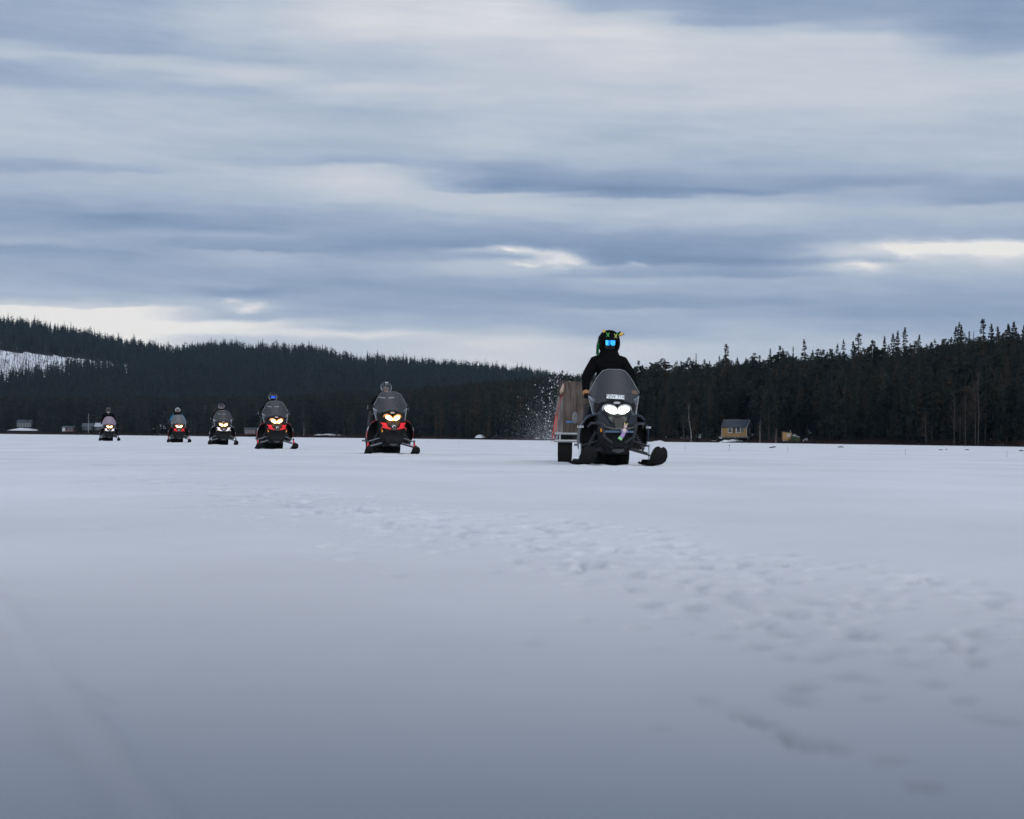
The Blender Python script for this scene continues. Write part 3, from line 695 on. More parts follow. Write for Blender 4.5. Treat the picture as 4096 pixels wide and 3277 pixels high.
for (a, c) in ((497, 548), (633, 687)): window(r, -w2+(a-385)*s, -w2+(c-385)*s, h*.42, h*.93, 0, fw=.11)
window(r, 1.9, 2.4, h*.35, h*.85, w2+.02, 'y', fw=.09)
dr = MB().box(-w2+(568-385)*s, -w2+(606-385)*s, -.02, .01, h*.36, h*.93).build('shutter', mat('dark_shutter', (.03, .045, .06), .6), r, smooth=False)
MB().box(-w2+(700-385)*s, -w2+(748-385)*s, -.03, .01, h*.45, h*.93).build('shutter', mat('grey_green_shutter', (.10, .14, .10), .7), r, smooth=False)
MB().box(w2+.022, w2+.05, .25, .8, .05, h*.92).build('door', mat('dark_door', (.02, .02, .022), .6), r, smooth=False)
dk = MB(); dk.box(-w2-.75, w2+.75, -1.3, 0-.01, -.28, -.03)
dk.build('deck', M_WOOD, r, smooth=False)
rl = MB()
for x in (-w2-.7, -w2+.3, -w2+1.6, 0, w2-1.0, w2-.1, w2+.6): rl.box(x, x+.05, -1.28, -1.23, -.03, .52)
rl.box(-w2-.7, w2+.65, -1.30, -1.22, .50, .54)
rl.build('railing', mat('grey_post', (.10, .09, .07), .8), r, smooth=False)
for x in (-w2-.7, -w2+1.0, 0.7, w2+.6): MB().box(x, x+.12, -1.25, -1.13, -1.1, -.29).build('deck_post', M_WOOD, r, smooth=False)
# sheds
def shed(name, label, u0, u1, vb, vt0, vt1, D, depth, m, rz=0, roofm=None):
    x0 = (u0-2048)/FX*D; x1 = (u1-2048)/FX*D; uc = (u0+u1)/2; zb = z_at(vb, uc, D); w2 = (x1-x0)/2
    r = empty(name, ((x0+x1)/2, D, zb), rz, label=label, cat='shed'); h0 = z_at(vt0, uc, D)-zb; h1 = z_at(vt1, uc, D)-zb
    MB().add([(-w2,0,0),(w2,0,0),(w2,depth,0),(-w2,depth,0),(-w2,0,h0),(w2,0,h1),(w2,depth,h1),(-w2,depth,h0)], [(0,3,2,1),(4,5,6,7),(0,1,5,4),(1,2,6,5),(2,3,7,6),(3,0,4,7)]).build('wall', m, r, smooth=False)
    o_ = .1
    MB().add([(-w2-o_,-o_,h0+.004),(w2+o_,-o_,h1+.004),(w2+o_,depth+o_,h1+.004),(-w2-o_,depth+o_,h0+.004),(-w2-o_,-o_,h0+.08),(w2+o_,-o_,h1+.08),(w2+o_,depth+o_,h1+.08),(-w2-o_,depth+o_,h0+.08)], [(0,3,2,1),(4,5,6,7),(0,1,5,4),(1,2,6,5),(2,3,7,6),(3,0,4,7)]).build('roof', roofm or M_ROOF, r, smooth=False)
    return r, w2, h0, h1
r, w2, h0, h1 = shed('yellow_shed', 'small yellow wooden shed with a sloping roof beside the green shed', 3132, 3168, 1762, 1728, 1732, 400, 1.7, M_YEL)
window(r, .05, .5, h0*.45, h0*.72, 0, fw=.05).children[0].data.materials[0] = mat('pale_pane', (.35, .38, .40), .3)
MB().tube([(w2-.15, .9, h1), (w2-.15, .9, h1+.5)], .06, 8).build('chimney', M_WHT, r)
r, w2, h0, h1 = shed('green_shed', 'low green wooden shed with snow on its sloping roof', 3169.5, 3199, 1771, 1742, 1749, 398, 1.5, M_OLV, roofm=M_SNOW2)
MB().box(-w2+.001, -.05, -.03, -.004, .02, h1-.06).build('door', M_GRN, r, smooth=False)
# boat under the trees
p = at(3257, 1768, 392); r = empty('upturned_boat', (p.x, p.y, p.z), .1, label='green upturned rowing boat on the bank right of the sheds', cat='boat')
b = MB(); rings = []
for i in range(9):
    t = i/8*2-1; wv = .42*(1-t*t)**.6+.02; hh = .42*(1-.5*t*t)
    rings.append([Vector((t*.95, wv*math.cos(a), max(0, hh*math.sin(a))+.08*t*t)) for a in [PI*k/8 for k in range(9)]])
b.rings(rings, closed=False).build('hull', mat('green_hull', (.02, .13, .06), .5), r)
MB().tube([(-.95, 0, .3), (0, 0, .46), (.95, 0, .3)], .03, 6).build('keel', M_WOOD, r)
# snow mounds
def mound(u0, u1, vb, vt, D, depth, seed, label, lump=.25):
    uc = (u0+u1)/2; x0 = (u0-2048)/FX*D; x1 = (u1-2048)/FX*D; zb = z_at(vb, uc, D); H = z_at(vt, uc, D)-zb
    n = 22; b = MB(); P = []
    for j in range(9):
        row = []
        for i in range(n+1):
            a = i/n*2-1; c = j/8*2-1
            hgt = max(0, (1-abs(a)**2.2)*(1-c*c))**.7*(1+lump*float(fbm(np.array(a*3.+seed), np.array(c*2.), 3, seed)))*H
            row.append(((x0+x1)/2+a*(x1-x0)/2, D+(c+1)*depth/2, zb-.08+hgt*1.1))
        P.append(row)
    o = b.sheet(P).build('snow_bank', M_SNOW2); tag(o, label, 'snow bank', kind='structure'); return o
mound(2875, 2992, 1772, 1759, 406, 3, 3, 'lumpy bank of old snow below the cabin deck', .8)
mound(3126, 3163, 1774, 1762, 393, 2, 5, 'small heap of snow in front of the yellow shed', .4)
mound(3212, 3242, 1773, 1755, 392, 2, 7, 'white heap of snow left of the upturned boat', .5)
mound(28, 150, 1722, 1714, 862, 10, 9, 'white snow bank below the far left cottage', .6)
mound(1238, 1392, 1746, 1737, 668, 8, 11, 'long white snow bank on the shore between the third and second machines', .5)
mound(1900, 1948, 1751, 1740, 530, 5, 13, 'small snow bank on the shore behind the second and first machines', .6)
mound(1972, 2012, 1750, 1738, 528, 5, 15, 'small snow bank nearer the snow spray', .6)
mound(2610, 2662, 1768, 1762, 418, 2, 17, 'flat strip of snow on the bank right of the lead machine', .6)
mound(610, 672, 1716, 1700, 838, 6, 19, 'patch of snow between the far left machines', .8)
# far left shore cottages
r, W, h, hr = gable_house('white_cottage', 'faint white cottage among the trees at the far left', 68, 126, 1709, 1689, 1680, 885, 4, mat('pale_wall', (.10, .11, .12), .8), cat='cottage')
for k in range(5): window(r, -W/2+.5+k*1.2, -W/2+1.2+k*1.2, .6, 1.6, 0, fw=.06)
r, W, h, hr = gable_house('red_cottage', 'dark red lakeside cottage with a pale end wall left of the last machine', 250, 296, 1728, 1710, 1705, 838, 3.5, M_REDW, cat='cottage')
MB().box(-W/2-.01, -W/2+1.25, -.03, -.005, .25, h-.05).build('gable_wall', mat('grey_white', (.30, .32, .32), .8), r, smooth=False)
for k in range(2): window(r, .1+k*1.1, .6+k*1.1, .5, 1.4, 0, fw=.05)
r, W, h, hr = gable_house('dark_cottage', 'dark cottage with a grey roof behind the flagpole left of the last machine', 330, 372, 1722, 1705, 1694, 850, 5, mat('dark_wall', (.03, .035, .038), .8), mroof=mat('grey_roof', (.07, .085, .095), .7), cat='cottage')
window(r, -.6, -.1, .5, 1.6, 0); window(r, .5, 1.1, .5, 1.6, 0)
r, W, h, hr = gable_house('snowy_roof_cottage', 'small cottage with snow on its roof just left of the last machine', 380, 420, 1723, 1706, 1693, 842, 4, MATS['dark_wall'], mroof=mat('snowy_roof', (.32, .34, .37), .8), cat='cottage')
window(r, -1.0, -.4, .5, 1.4, 0)
r, W, h, hr = gable_house('red_hut', 'low red hut with white framed windows left of the third machine', 978, 1028, 1738, 1717, 1712, 697, 3, M_REDW, cat='hut')
for k in range(3): window(r, -W/2+.5+k*1.25, -W/2+1.1+k*1.25, .5, 1.45, 0, fw=.12)
r, W, h, hr = gable_house('grey_hut', 'dim grey hut in the trees left of the fourth machine', 780, 800, 1712, 1698, 1690, 775, 3, MATS['dark_wall'], cat='hut')
window(r, -.4, .3, .5, 1.1, 0)
def flagpole(u, vb, vt, D, label):
    x = (u-2048)/FX*D; zb = z_at(vb, u, D); H = z_at(vt, u, D)-zb
    r = empty('flagpole', (x, D, zb), 0, label=label, cat='flagpole')
    MB().tube([(0, 0, -.5), (0, 0, H)], [.10, .06], 8).build('pole', mat('pole_white', (.30, .31, .31), .6), r)
    MB().ell((0, 0, H+.08), (.1, .1, .1), 8, 6).build('finial', MATS['pole_white'], r)
flagpole(355, 1727, 1657, 845, 'bare pale flagpole left of the last machine')
flagpole(820, 1716, 1625, 775, 'bare grey flagpole left of the fourth machine')
# stakes on the ice
def stake(u, vb, vt, label, top=False, th=.006):
    x, y = gp(u, vb); H = (vb-vt)/FX*y
    r = empty('marker_stake', (x, y, 0), 0, label=label, cat='stake', group='thin marker stakes standing in the lake snow')
    MB().tube([(0, 0, -.03), (H*.03, 0, H)], [th, th*.6], 6).build('stick', mat('stick', (.06, .05, .045), .9), r)
    if top: MB().tube([(H*.02, 0, H*.8), (H*.03, 0, H*1.02)], [.018, .016], 8).build('top_marker', mat('black_marker', (.015, .015, .02), .6), r)
stake(2740, 1801, 1777, 'thin stake in the snow just right of the lead machine\'s ski')
stake(2917, 1804, 1780, 'stake with a dark top in the snow in front of the yellow cabin', True)
stake(3151, 1809, 1786, 'thin stake in the snow in front of the yellow shed')
stake(3621, 1820, 1796, 'dark stake in the snow in front of the right hand forest')
stake(4027, 1830, 1803, 'stake in the snow nearest the right edge')
stake(1714, 1775, 1763, 'thin stake in the snow just right of the second machine')
stake(1835, 1776, 1764, 'thin stake half way between the second machine and the sled')
def rock(u, v, w_, h_, seed, label, name='rock', cat='rock', m=None):
    x, y = gp(u, v); s = y/FX
    o = MB().ell((0, 0, 0), (w_*s/2, w_*s/3, h_*s), 9, 6, jit=.18, seed=seed).build(name, m or mat('wet_rock', (.03, .026, .025), .8), None)
    o.location = (x, y, h_*s*.1); tag(o, label, cat)
x, y = gp(3091, 1793)
lg = empty('fallen_log', (x, y, .03), .3, label='short dark log lying on the ice between cabin and shed', cat='log')
MB().tube([(-.2, 0, .0), (0, .01, .03), (.2, 0, .05)], [.03, .035, .025], 7).build('stem', M_BARK, lg); MB().tube([(.05, 0, .03), (.1, -.05, .07)], [.012, .006], 5).build('branch', M_BARK, lg)
rock(3362, 1790, 26, 4, 1, 'dark flat stone at the snow edge right of the upturned boat')
rock(3762, 1801, 18, 3, 2, 'small dark stone at the snow edge below the slender birches')
rock(3785, 1799, 8, 3, 3, 'tiny dark stone just right of the small dark stone')
rock(3868, 1801, 18, 3, 4, 'small dark stone at the snow edge below the leaning birch')
rock(4085, 1805, 22, 4, 5, 'dark stone at the snow edge by the right edge of the picture')

# ------------------------------------------------------------------ snowmobiles
M_BLK = mat('black_plastic', (.006, .006, .0065), .65, spec=.14, vary=(9, (.012, .012, .013), .6))
M_BLK2 = mat('black_gloss', (.006, .007, .008), .35, spec=.25)
M_RUB = mat('rubber', (.010, .010, .010), .85, spec=.1, bump=(30, .4, .01))
M_STEEL = mat('grey_steel', (.22, .23, .24), .4, metal=.7)
M_DKST = mat('dark_steel', (.030, .030, .034), .5, metal=.4)
M_ALU = mat('aluminium', (.45, .46, .48), .35, metal=.9)
M_REDP = mat('red_paint', (.55, .012, .018), .35)
M_WHP = mat('white_paint', (.75, .73, .76), .35)
M_AMB = mat('amber_reflector', (.85, .32, .01), .3, emit=(.9, .3, .01), estr=.15)
M_BLUEP = mat('steel_blue_paint', (.07, .12, .19), .3)
M_GREYP = mat('dark_grey_paint', (.014, .017, .021), .4, spec=.28)
M_EMB = mat('emblem_white', (.8, .8, .82), .3)
def glassy(name, tint, alpha, rough=.38):
    m = mat(name, tint, rough, alpha=alpha, spec=.2); return m
M_SCR = glassy('smoked_screen', (.068, .071, .078), .38)
M_SCRP = glassy('mauve_screen', (.20, .165, .21), .75)
M_SCRG = glassy('grey_clear_screen', (.11, .125, .135), .60)
M_CLR = glassy('clear_plastic', (.22, .235, .25), .35, .3)
M_LWARM = mat('lamp_warm', (1, 1, 1), .5, emit=(1.0, .66, .26), estr=2.6)
M_LRING = mat('lamp_amber_glow_ring', (1, .6, .2), .5, emit=(1.0, .27, .02), estr=.62)  # self-lit surround painted as the halo of the lens
M_LCOLD = mat('lamp_white', (1, 1, 1), .5, emit=(.98, 1.0, .93), estr=6)
M_LRINGW = mat('lamp_white_glow_ring', (1, 1, 1), .5, emit=(.9, 1, .85), estr=.55)
M_HALOW = mat('lamp_white_halo', (.3, .3, .3), .4, emit=(.9, 1, .88), estr=.05)
M_HALO = mat('lamp_amber_halo', (.3, .15, .05), .4, emit=(1, .25, .02), estr=.20)

def snowmobile(loc, heading, label, paint, screen=M_SCR, lead=False, steer=14, spindle_red=False, amber=(True, True), white_defl=False, ski_w=.085):
    r = empty('snowmobile', loc, heading, label=label, cat='snowmobile', group='snowmobiles riding in a line across the lake')
    B = lambda: MB()
    accent = paint
    # belly / lower nose
    def ring(y, pts): return [Vector((x, y, z)) for x, z in pts]
    def sym(half): return half+[(-x, z) for x, z in half[::-1]]
    B().rings([ring(-.40, sym([(.15, .30), (.22, .40), (.24, .54)])), ring(-.30, sym([(.17, .22), (.25, .36), (.28, .56)])), ring(.05, sym([(.18, .18), (.27, .30), (.30, .56)])), ring(.5, sym([(.2, .2), (.28, .3), (.3, .5)]))]).build('belly_pan', M_BLK, r)
    B().plate([(-.10, .235), (0, .20), (.10, .235), (.07, .265), (-.07, .265)], -.41, .03).build('skid_plate', M_DKST, r)
    for s in (-1, 1): B().plate([(s*.09, .285), (s*.15, .31), (s*.06, .26)], -.42, .02).build('air_vent', M_DKST, r)
    # hood
    B().rings([ring(-.43, sym([(.08, .56), (.15, .58), (.10, .66)])), ring(-.36, sym([(.2, .53), (.25, .6), (.15, .74)])), ring(-.2, sym([(.28, .50), (.30, .68), (.2, .88)])),
               ring(.05, sym([(.30, .45), (.33, .75), (.22, .985)])), ring(.35, sym([(.3, .45), (.3, .8), (.16, 1.0)])), ring(.8, sym([(.2, .45), (.2, .7), (.12, .84)]))]).build('hood', M_BLK2 if lead else M_BLK, r)
    nf = lambda x, z: -.47+.62*max(0, z-.60)+.55*abs(x)**1.5
    # coloured nose panels and centre wedge
    for s in (-1, 1):
        pp = [(-.30, .745), (-.165, .735), (-.10, .65), (-.066, .585), (-.175, .600), (-.265, .625), (-.245, .68)] if not lead else [(-.30, .80), (-.2, .77), (-.12, .64), (-.05, .60), (-.2, .63), (-.29, .66)]
        B().plate([(x*-s, z) for x, z in pp], nf, .035).build('nose_panel', accent if not lead else M_GREYP, r)
        if not lead: B().tube([(s*.265, nf(.265, .62), .625), (s*.292, nf(.29, .6)-.01, .60), (s*.285, nf(.285, .55), .545)], .008, 6).build('panel_edge', accent, r)
    B().plate([(-.085, .74), (.085, .74), (.045, .56), (0, .545), (-.045, .56)], lambda x, z: nf(x, z)-.02, .05).build('nose_wedge', M_BLK2, r)
    B().plate([(-.30, .575), (.30, .575), (.27, .49), (-.27, .49)], lambda x, z: -.45+.4*x*x, .05).build('grille', M_BLK, r)
    if not lead:   # round swirl emblem
        e = MB(); e.tube([(.032*math.cos(a), nf(0, .65)-.035, .652+.026*math.sin(a)) for a in [math.radians(q) for q in range(-20, 235, 22)]], [.003+.0009*i for i in range(12)], 6).build('emblem', M_EMB, r)
    # headlights; emissive plates around each lens paint in its glow
    for s in (-1, 1):
        hp = [(.020, .802), (.022, .842), (.055, .878), (.105, .905), (.148, .900), (.166, .865), (.160, .815), (.128, .786), (.070, .780)]
        c = (.092, .846)
        k = 1.3
        hr_ = [((c[0]+(x-c[0])*k), c[1]+(z-c[1])*k) for x, z in hp]
        hf = lambda x, z: -.30+.55*(z-.78)+.5*abs(x)**1.3
        if lead: hp = [(.100+.086*math.cos(a)-.012*math.sin(a), .860+.054*math.sin(a)+.022*math.cos(a)) for a in [i*PI/9 for i in range(18)]]; hr_ = [((.1+(x-.1)*1.10), .86+(z-.86)*1.14) for x, z in hp]
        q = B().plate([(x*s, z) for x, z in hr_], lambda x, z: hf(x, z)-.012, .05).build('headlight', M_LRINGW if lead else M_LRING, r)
        bw = [(max(.002, .095+(x-.095)*1.32), .86+(z-.86)*1.38) for x, z in hr_]
        B().plate([(x*s, z) for x, z in bw], lambda x, z: hf(x, z)-.004, .04).build('glow_halo', M_HALOW if lead else M_HALO, q)  # faintly emissive plate standing in for the soft outer halo
        b = MB()
        pts = [(x*s, z) for x, z in (hp if not lead else hp)]
        b.plate(pts, lambda x, z: hf(x, z)-.026, .014).build('lens', M_LCOLD if lead else M_LWARM, q)
        pl_ = bpy.data.lights.new('lamp_glow', 'POINT'); pl_.energy = 2.4 if not lead else .45; pl_.shadow_soft_size = .05
        pl_.color = (1, .42, .08) if not lead else (.95, 1, .92)
        lo = bpy.data.objects.new('lamp_glow', pl_); COL.objects.link(lo); lo.parent = q; lo.location = (s*.10, hf(.1, .85)-.14, .85)
    # brow above the lamps, cockpit horns, little nose shield
    B().plate([(-.20, .93), (-.10, .955), (0, .94), (.10, .955), (.20, .93), (.17, .99), (.05, 1.03), (-.05, 1.03), (-.17, .99)], lambda x, z: -.15+.5*(z-.93)+.3*abs(x), .06).build('cowl', M_BLK, r)
    B().plate([(-.045, .955), (.045, .955), (.052, .975), (.03, .99), (-.03, .99), (-.052, .975)], lambda x, z: -.19+.4*(z-.93), .015).build('cowl_badge', mat('badge_grey', (.20, .20, .22), .4), r)
    for s in (-1, 1):
        B().plate([(s*.27, 1.155), (s*.245, 1.16), (s*.16, 1.03), (s*.12, .96), (s*.25, .93), (s*.30, .80), (s*.33, .92)], lambda x, z: -.02+.35*(z-.8)+.2*abs(x), .03).build('screen_support', M_BLK, r)
    # windscreen
    tz = 1.50 if lead else 1.465
    rows = [(.98, .335), (1.04, .36), (1.10, .385), (1.14, .395), (1.19, .365), (1.25, .33), (1.31, .30), (1.37, .265), (1.42, .225), (tz-.025, .175), (tz-.006, .125), (tz, .09)]
    P = []
    for z, hw in rows:
        P.append([(hw*t, .02+.42*(z-.95)+.62*(hw*t)**2, z-(.055*(1-abs(t))**1 if z < 1.0 else 0)) for t in [i/10-1 for i in range(21)]])
    b = MB().sheet(P); b.build('windscreen', screen, r, solid=.006)
    e = MB(); e.tube([P[i][0] for i in range(3, len(rows))]+[P[-1][k] for k in range(1, 20)]+[P[i][-1] for i in range(len(rows)-1, 2, -1)], .0035, 5).build('windscreen_edge', mat('screen_edge', (.25, .26, .28), .3), r)
    for s in (-1, 1):      # lower deflectors
        pl = [(.395, 1.085), (.275, 1.00), (.29, .86), (.335, .79)]
        yf = lambda x, z: .12+.35*(z-.8)+.4*(abs(x)-.3)
        B().plate([(s*x, z) for x, z in pl], yf, .008).build('side_deflector', M_CLR, r)
        m_ = M_WHP if white_defl else mat('pale_edge', (.36, .38, .42), .3)
        wd = .06 if white_defl else .022
        B().plate([(s*.398, 1.09), (s*.27, 1.015), (s*.272, 1.015-wd), (s*.33, 1.0), (s*.385, 1.06)], lambda x, z: yf(x, z)-.006, .01).build('deflector_stripe', m_, r)
        B().tube([(s*.395, yf(.395, 1.085)-.004, 1.085), (s*.335, yf(.335, .79), .79)], .004, 5).build('deflector_edge', MATS['pale_edge'], r)
    # side fairings
    curve = [(.235, .80), (.33, .795), (.41, .765), (.465, .715), (.505, .64), (.527, .55), (.533, .46), (.527, .38), (.512, .30)]
    yfr = [-.02, .0, .03, .06, .08, .12, .17, .22, .27]
    for s in (-1, 1):
        P = [[(s*(x-(.03*max(0, k-3) if k > 3 else 0)), y0+(1.05-y0)*k/6, z-(.012*k)) for k in range(7)] for (x, z), y0 in zip(curve, yfr)]
        MB().sheet(P).build('side_panel', M_GREYP if lead else M_BLK, r, solid=.02)
        def band_(i0, i1, y0, y1, m, nm, off=.006):
            Q = []
            for (x, z), yf0 in list(zip(curve, yfr))[i0:i1]:
                nx = x-.25; nz = z-.45; l_ = math.hypot(nx, nz); Q.append([(s*(x+nx/l_*off), yf0+y0, z+nz/l_*off), (s*(x+nx/l_*off), yf0+y1, z+nz/l_*off)])
            return MB().sheet(Q).build(nm, m, r, solid=.004)
        if lead:
            band_(1, 4, -.008, .05, M_BLUEP, 'side_stripe', .012); band_(4, 9, -.008, .012, M_BLUEP, 'side_stripe', .010)
        elif accent is M_WHP:
            band_(1, 4, -.008, .10, accent, 'side_stripe', .012); band_(5, 7, -.008, .10, accent, 'side_stripe', .010)
        else:
            band_(1, 4, -.006, .03, accent, 'side_stripe', .010); band_(5, 8, -.006, .09, accent, 'side_stripe', .012); band_(4, 5+1, -.010, .045, M_EMB, 'side_label', .016)
        # inner shroud closes the gap between fairing and nose
        B().plate([(s*.28, .79), (s*.40, .76), (s*.48, .66), (s*.505, .5), (s*.49, .32), (s*.30, .26), (s*.27, .5)], .32, .04).build('inner_shroud', M_BLK, r)
    if lead:
        for s in (-1, 1):
            Mx = Matrix.Translation((s*.528, .10, .60)) @ Matrix.Rotation(math.radians(s*40), 4, 'Z') @ Matrix.Rotation(math.radians(90), 4, 'X')
            text_mesh('LYNX', .046, M_EMB, r, 'side_lettering', M=Mx)
    # bumper
    if lead:
        B().tube([(-.42, .0, .60), (-.40, -.25, .655), (-.30, -.45, .66), (-.20, -.54, .59), (-.10, -.56, .565), (.10, -.56, .565), (.20, -.54, .59), (.30, -.45, .66), (.40, -.25, .655), (.42, .0, .60)], .020, 8).build('bumper', M_DKST, r)
        for s in (-1, 1): B().tube([(s*.26, -.50, .62), (s*.22, -.48, .45), (s*.10, -.42, .36)], .022, 8).build('bumper_strut', M_DKST, r)
        B().plate([(-.24, .545), (.24, .545), (.22, .515), (-.22, .515)], lambda x, z: -.50+.4*x*x, .02).build('nose_stripe', M_BLUEP, r)
    else:
        B().tube([(-.30, -.20, .58), (-.27, -.42, .57), (-.15, -.50, .56), (.15, -.50, .56), (.27, -.42, .57), (.30, -.20, .58)], .014, 8).build('bumper', M_BLK, r)
    for s, on in ((-1, amber[0]), (1, amber[1])):
        if on: B().plate([(s*.285, .575), (s*.252, .57), (s*.262, .525), (s*.275, .52)], lambda x, z: -.44, .02).build('side_reflector', M_AMB, r)
    # suspension and skis
    for s in (-1, 1):
        B().tube([(s*.16, -.10, .30), (s*.50, -.02, .20)], .016, 7).tube([(s*.16, .20, .30), (s*.50, .02, .20)], .016, 7).tube([(s*.18, -.05, .42), (s*.52, .0, .31)], .013, 7).build('suspension_arm', M_STEEL if not lead else M_DKST, r)
        B().tube([(s*.15, -.14, .27), (s*.53, -.10, .17)], .014, 6).build('steering_rod', M_DKST, r)
        sh = B().tube([(s*.27, .05, .56), (s*.44, .0, .24)], .018, 8).build('shock_absorber', M_DKST, r)
        hel = []
        for q in range(64):
            f = q/63; a = f*2*PI*8; cx, cz = .28+.15*f, .54-.28*f
            hel.append((s*(cx+.034*math.cos(a)*.88), .04+.034*math.sin(a)-.04*f, cz+.034*math.cos(a)*.47))
        MB().tube(hel, .008, 5).build('coil_spring', M_DKST if not lead else mat('spring', (.06, .06, .065), .4, metal=.6), sh)
        st = math.radians(steer)
        Mz = Matrix.Translation((s*.54, 0, 0)) @ Matrix.Rotation(st, 4, 'Z')
        g = B().tube([Mz @ Vector((0, 0, .10)), Mz @ Vector((0, .01, .34))], [.026, .020], 8).build('spindle', M_ALU if lead else M_DKST, r)
        if spindle_red: MB().plate([(-.022, .14), (.022, .14), (.026, .20), (.010, .29), (-.004, .30), (-.026, .21)], -.05, .05).build('spindle_cover', M_REDP, g).matrix_local = Matrix.Translation((s*.54, 0, 0))
        # ski
        kz = 1.25 if lead else .78
        prof = [(.40, .045), (.32, .025), (.2, .015), (0, .012), (-.22, .018), (-.34, .05*kz), (-.41, .11*kz), (-.45, .17*kz), (-.455, .205*kz), (-.44, .228*kz)]
        wid = [.35, .7, .9, 1, 1.05, 1.15, 1.15, 1.0, .8, .5]
        hwd = ski_w
        P = []
        for (y, z), wk in zip(prof, wid):
            P.append([Mz @ Vector((hwd*wk*t, y, z+.022*abs(t)**2)) for t in (-1, -.6, -.2, .2, .6, 1)])
        sk = MB().sheet(P).build('ski', M_RUB, r, solid=.016)
        MB().tube([Mz @ Vector((0, .35, .03)), Mz @ Vector((0, .3, .075)), Mz @ Vector((0, -.2, .075)), Mz @ Vector((0, -.3, .04))], [.02, .035, .035, .02], 6).build('ski_saddle', M_BLK, sk)
        hnd = MB()
        hz_ = .30 if lead else .21
        hnd.tube([Mz @ Vector((-hwd*.45, -.44, .20*kz)), Mz @ Vector((-.008, -.36, hz_)), Mz @ Vector((.008, -.36, hz_)), Mz @ Vector((hwd*.45, -.44, .20*kz))], .014, 6)
        hnd.tube([Mz @ Vector((0, -.36, hz_)), Mz @ Vector((0, -.15, .06))], .012, 6)
        hnd.build('ski_handle', M_BLK, sk)
    # tunnel, track, boards, seat, rack
    B().box(-.23, .23, .45, 2.65, .36, .55).build('tunnel', M_BLK, r, smooth=False)
    lp = []
    for i in range(13): a = PI/2+PI*i/12; lp.append((.42+.17*math.cos(a), .19+.17*math.sin(a)))
    lp = [( .42-.17*math.sin(a*PI/12), .19+.17*math.cos(a*PI/12)) for a in range(13)]+[(2.45+.17*math.sin(a*PI/12), .19-.17*math.cos(a*PI/12)) for a in range(13)]
    tr = MB(); rr = [[Vector((sx_, y, z)) for y, z in lp] for sx_ in (-.255, .255)]
    tr.rings(rr, cap=False)
    for i in range(len(lp)):
        (y, z) = lp[i]
        (y2, z2) = lp[(i+1) % len(lp)]
        nseg = max(1, int(math.hypot(y2-y, z2-z)/.065))
        for q in range(nseg):
            f = q/nseg; yy, zz = y+(y2-y)*f, z+(z2-z)*f; ty, tz_ = y2-y, z2-z; l_ = math.hypot(ty, tz_); ny, nz_ = -tz_/l_, ty/l_
            cy, cz = yy-.0, zz; d = -1 if (cy-1.43)*ny+(cz-.19)*nz_ < 0 else 1
            for (xa, xb) in ((-.24, -.10), (-.07, .07), (.10, .24)):
                M_ = Matrix.Translation((0, cy, cz)) @ Matrix(((1, 0, 0, 0), (0, ty/l_, d*ny, 0), (0, tz_/l_, d*nz_, 0), (0, 0, 0, 1)))
                tr.box(xa, xb, -.007, .007, -.004, .036, M_)
    tr.build('track', M_RUB, r, smooth=False)
    for s in (-1, 1): B().box(min(s*.235, s*.44), max(s*.235, s*.44), .55, 1.9, .30, .335).build('running_board', M_DKST, r, smooth=False)
    B().rings([ring(.72, sym([(.10, .56), (.13, .66), (.09, .80)])), ring(.95, sym([(.16, .56), (.18, .68), (.14, .79)])), ring(1.35, sym([(.17, .56), (.18, .70), (.15, .78)])), ring(1.42, sym([(.17, .56), (.19, .74), (.16, .87)])), ring(1.72, sym([(.17, .56), (.18, .74), (.15, .86)]))]).build('seat', mat('seat_vinyl', (.012, .012, .012), .55), r)
    cb = B().rings([ring(1.80, sym([(.22, .57), (.24, .70), (.21, .95)])), ring(1.86, sym([(.24, .57), (.26, .72), (.23, .985)])), ring(2.35, sym([(.24, .57), (.26, .72), (.23, .985)])), ring(2.4, sym([(.22, .57), (.24, .70), (.21, .95)]))]).build('cargo_box', M_BLK, r)
    MB().tube([(-.23, 1.79, .94), (-.18, 1.78, .975), (.18, 1.78, .975), (.23, 1.79, .94)], .008, 5).build('box_rim', mat('grey_plastic', (.12, .13, .13), .5), cb)
    B().plate([(-.22, .36), (.22, .36), (.24, .10), (-.24, .10)], 2.68, .02).build('snow_flap', M_RUB, r)
    hb = B().tube([(-.41, .68, 1.085), (-.25, .62, 1.075), (-.08, .58, 1.03), (.08, .58, 1.03), (.25, .62, 1.075), (.41, .68, 1.085)], .013, 8).tube([(0, .58, 1.03), (0, .45, .92)], .03, 8).build('handlebar', M_DKST, r)
    for s in (-1, 1):
        B().tube([(s*.29, .635, 1.078), (s*.42, .683, 1.086)], .019, 8).build('grip', M_RUB, hb)
        Pg = [[(s*(.34+.13*math.sin(a)), .60-.06*math.cos(a)-(.02 if not lead else 0), 1.075+b_) for a in [i*PI/12 for i in range(7)]] for b_ in (-.075, -.03, .03, .07)]
        if not lead:
            MB().sheet(Pg).build('hand_guard', M_BLK, r, solid=.006)
            MB().tube([(s*.47, .62, 1.145), (s*.475, .60, 1.07), (s*.45, .59, 1.01), (s*.41, .57, .985)], .005, 5).build('guard_edge', MATS['pale_edge'], r)
    return r

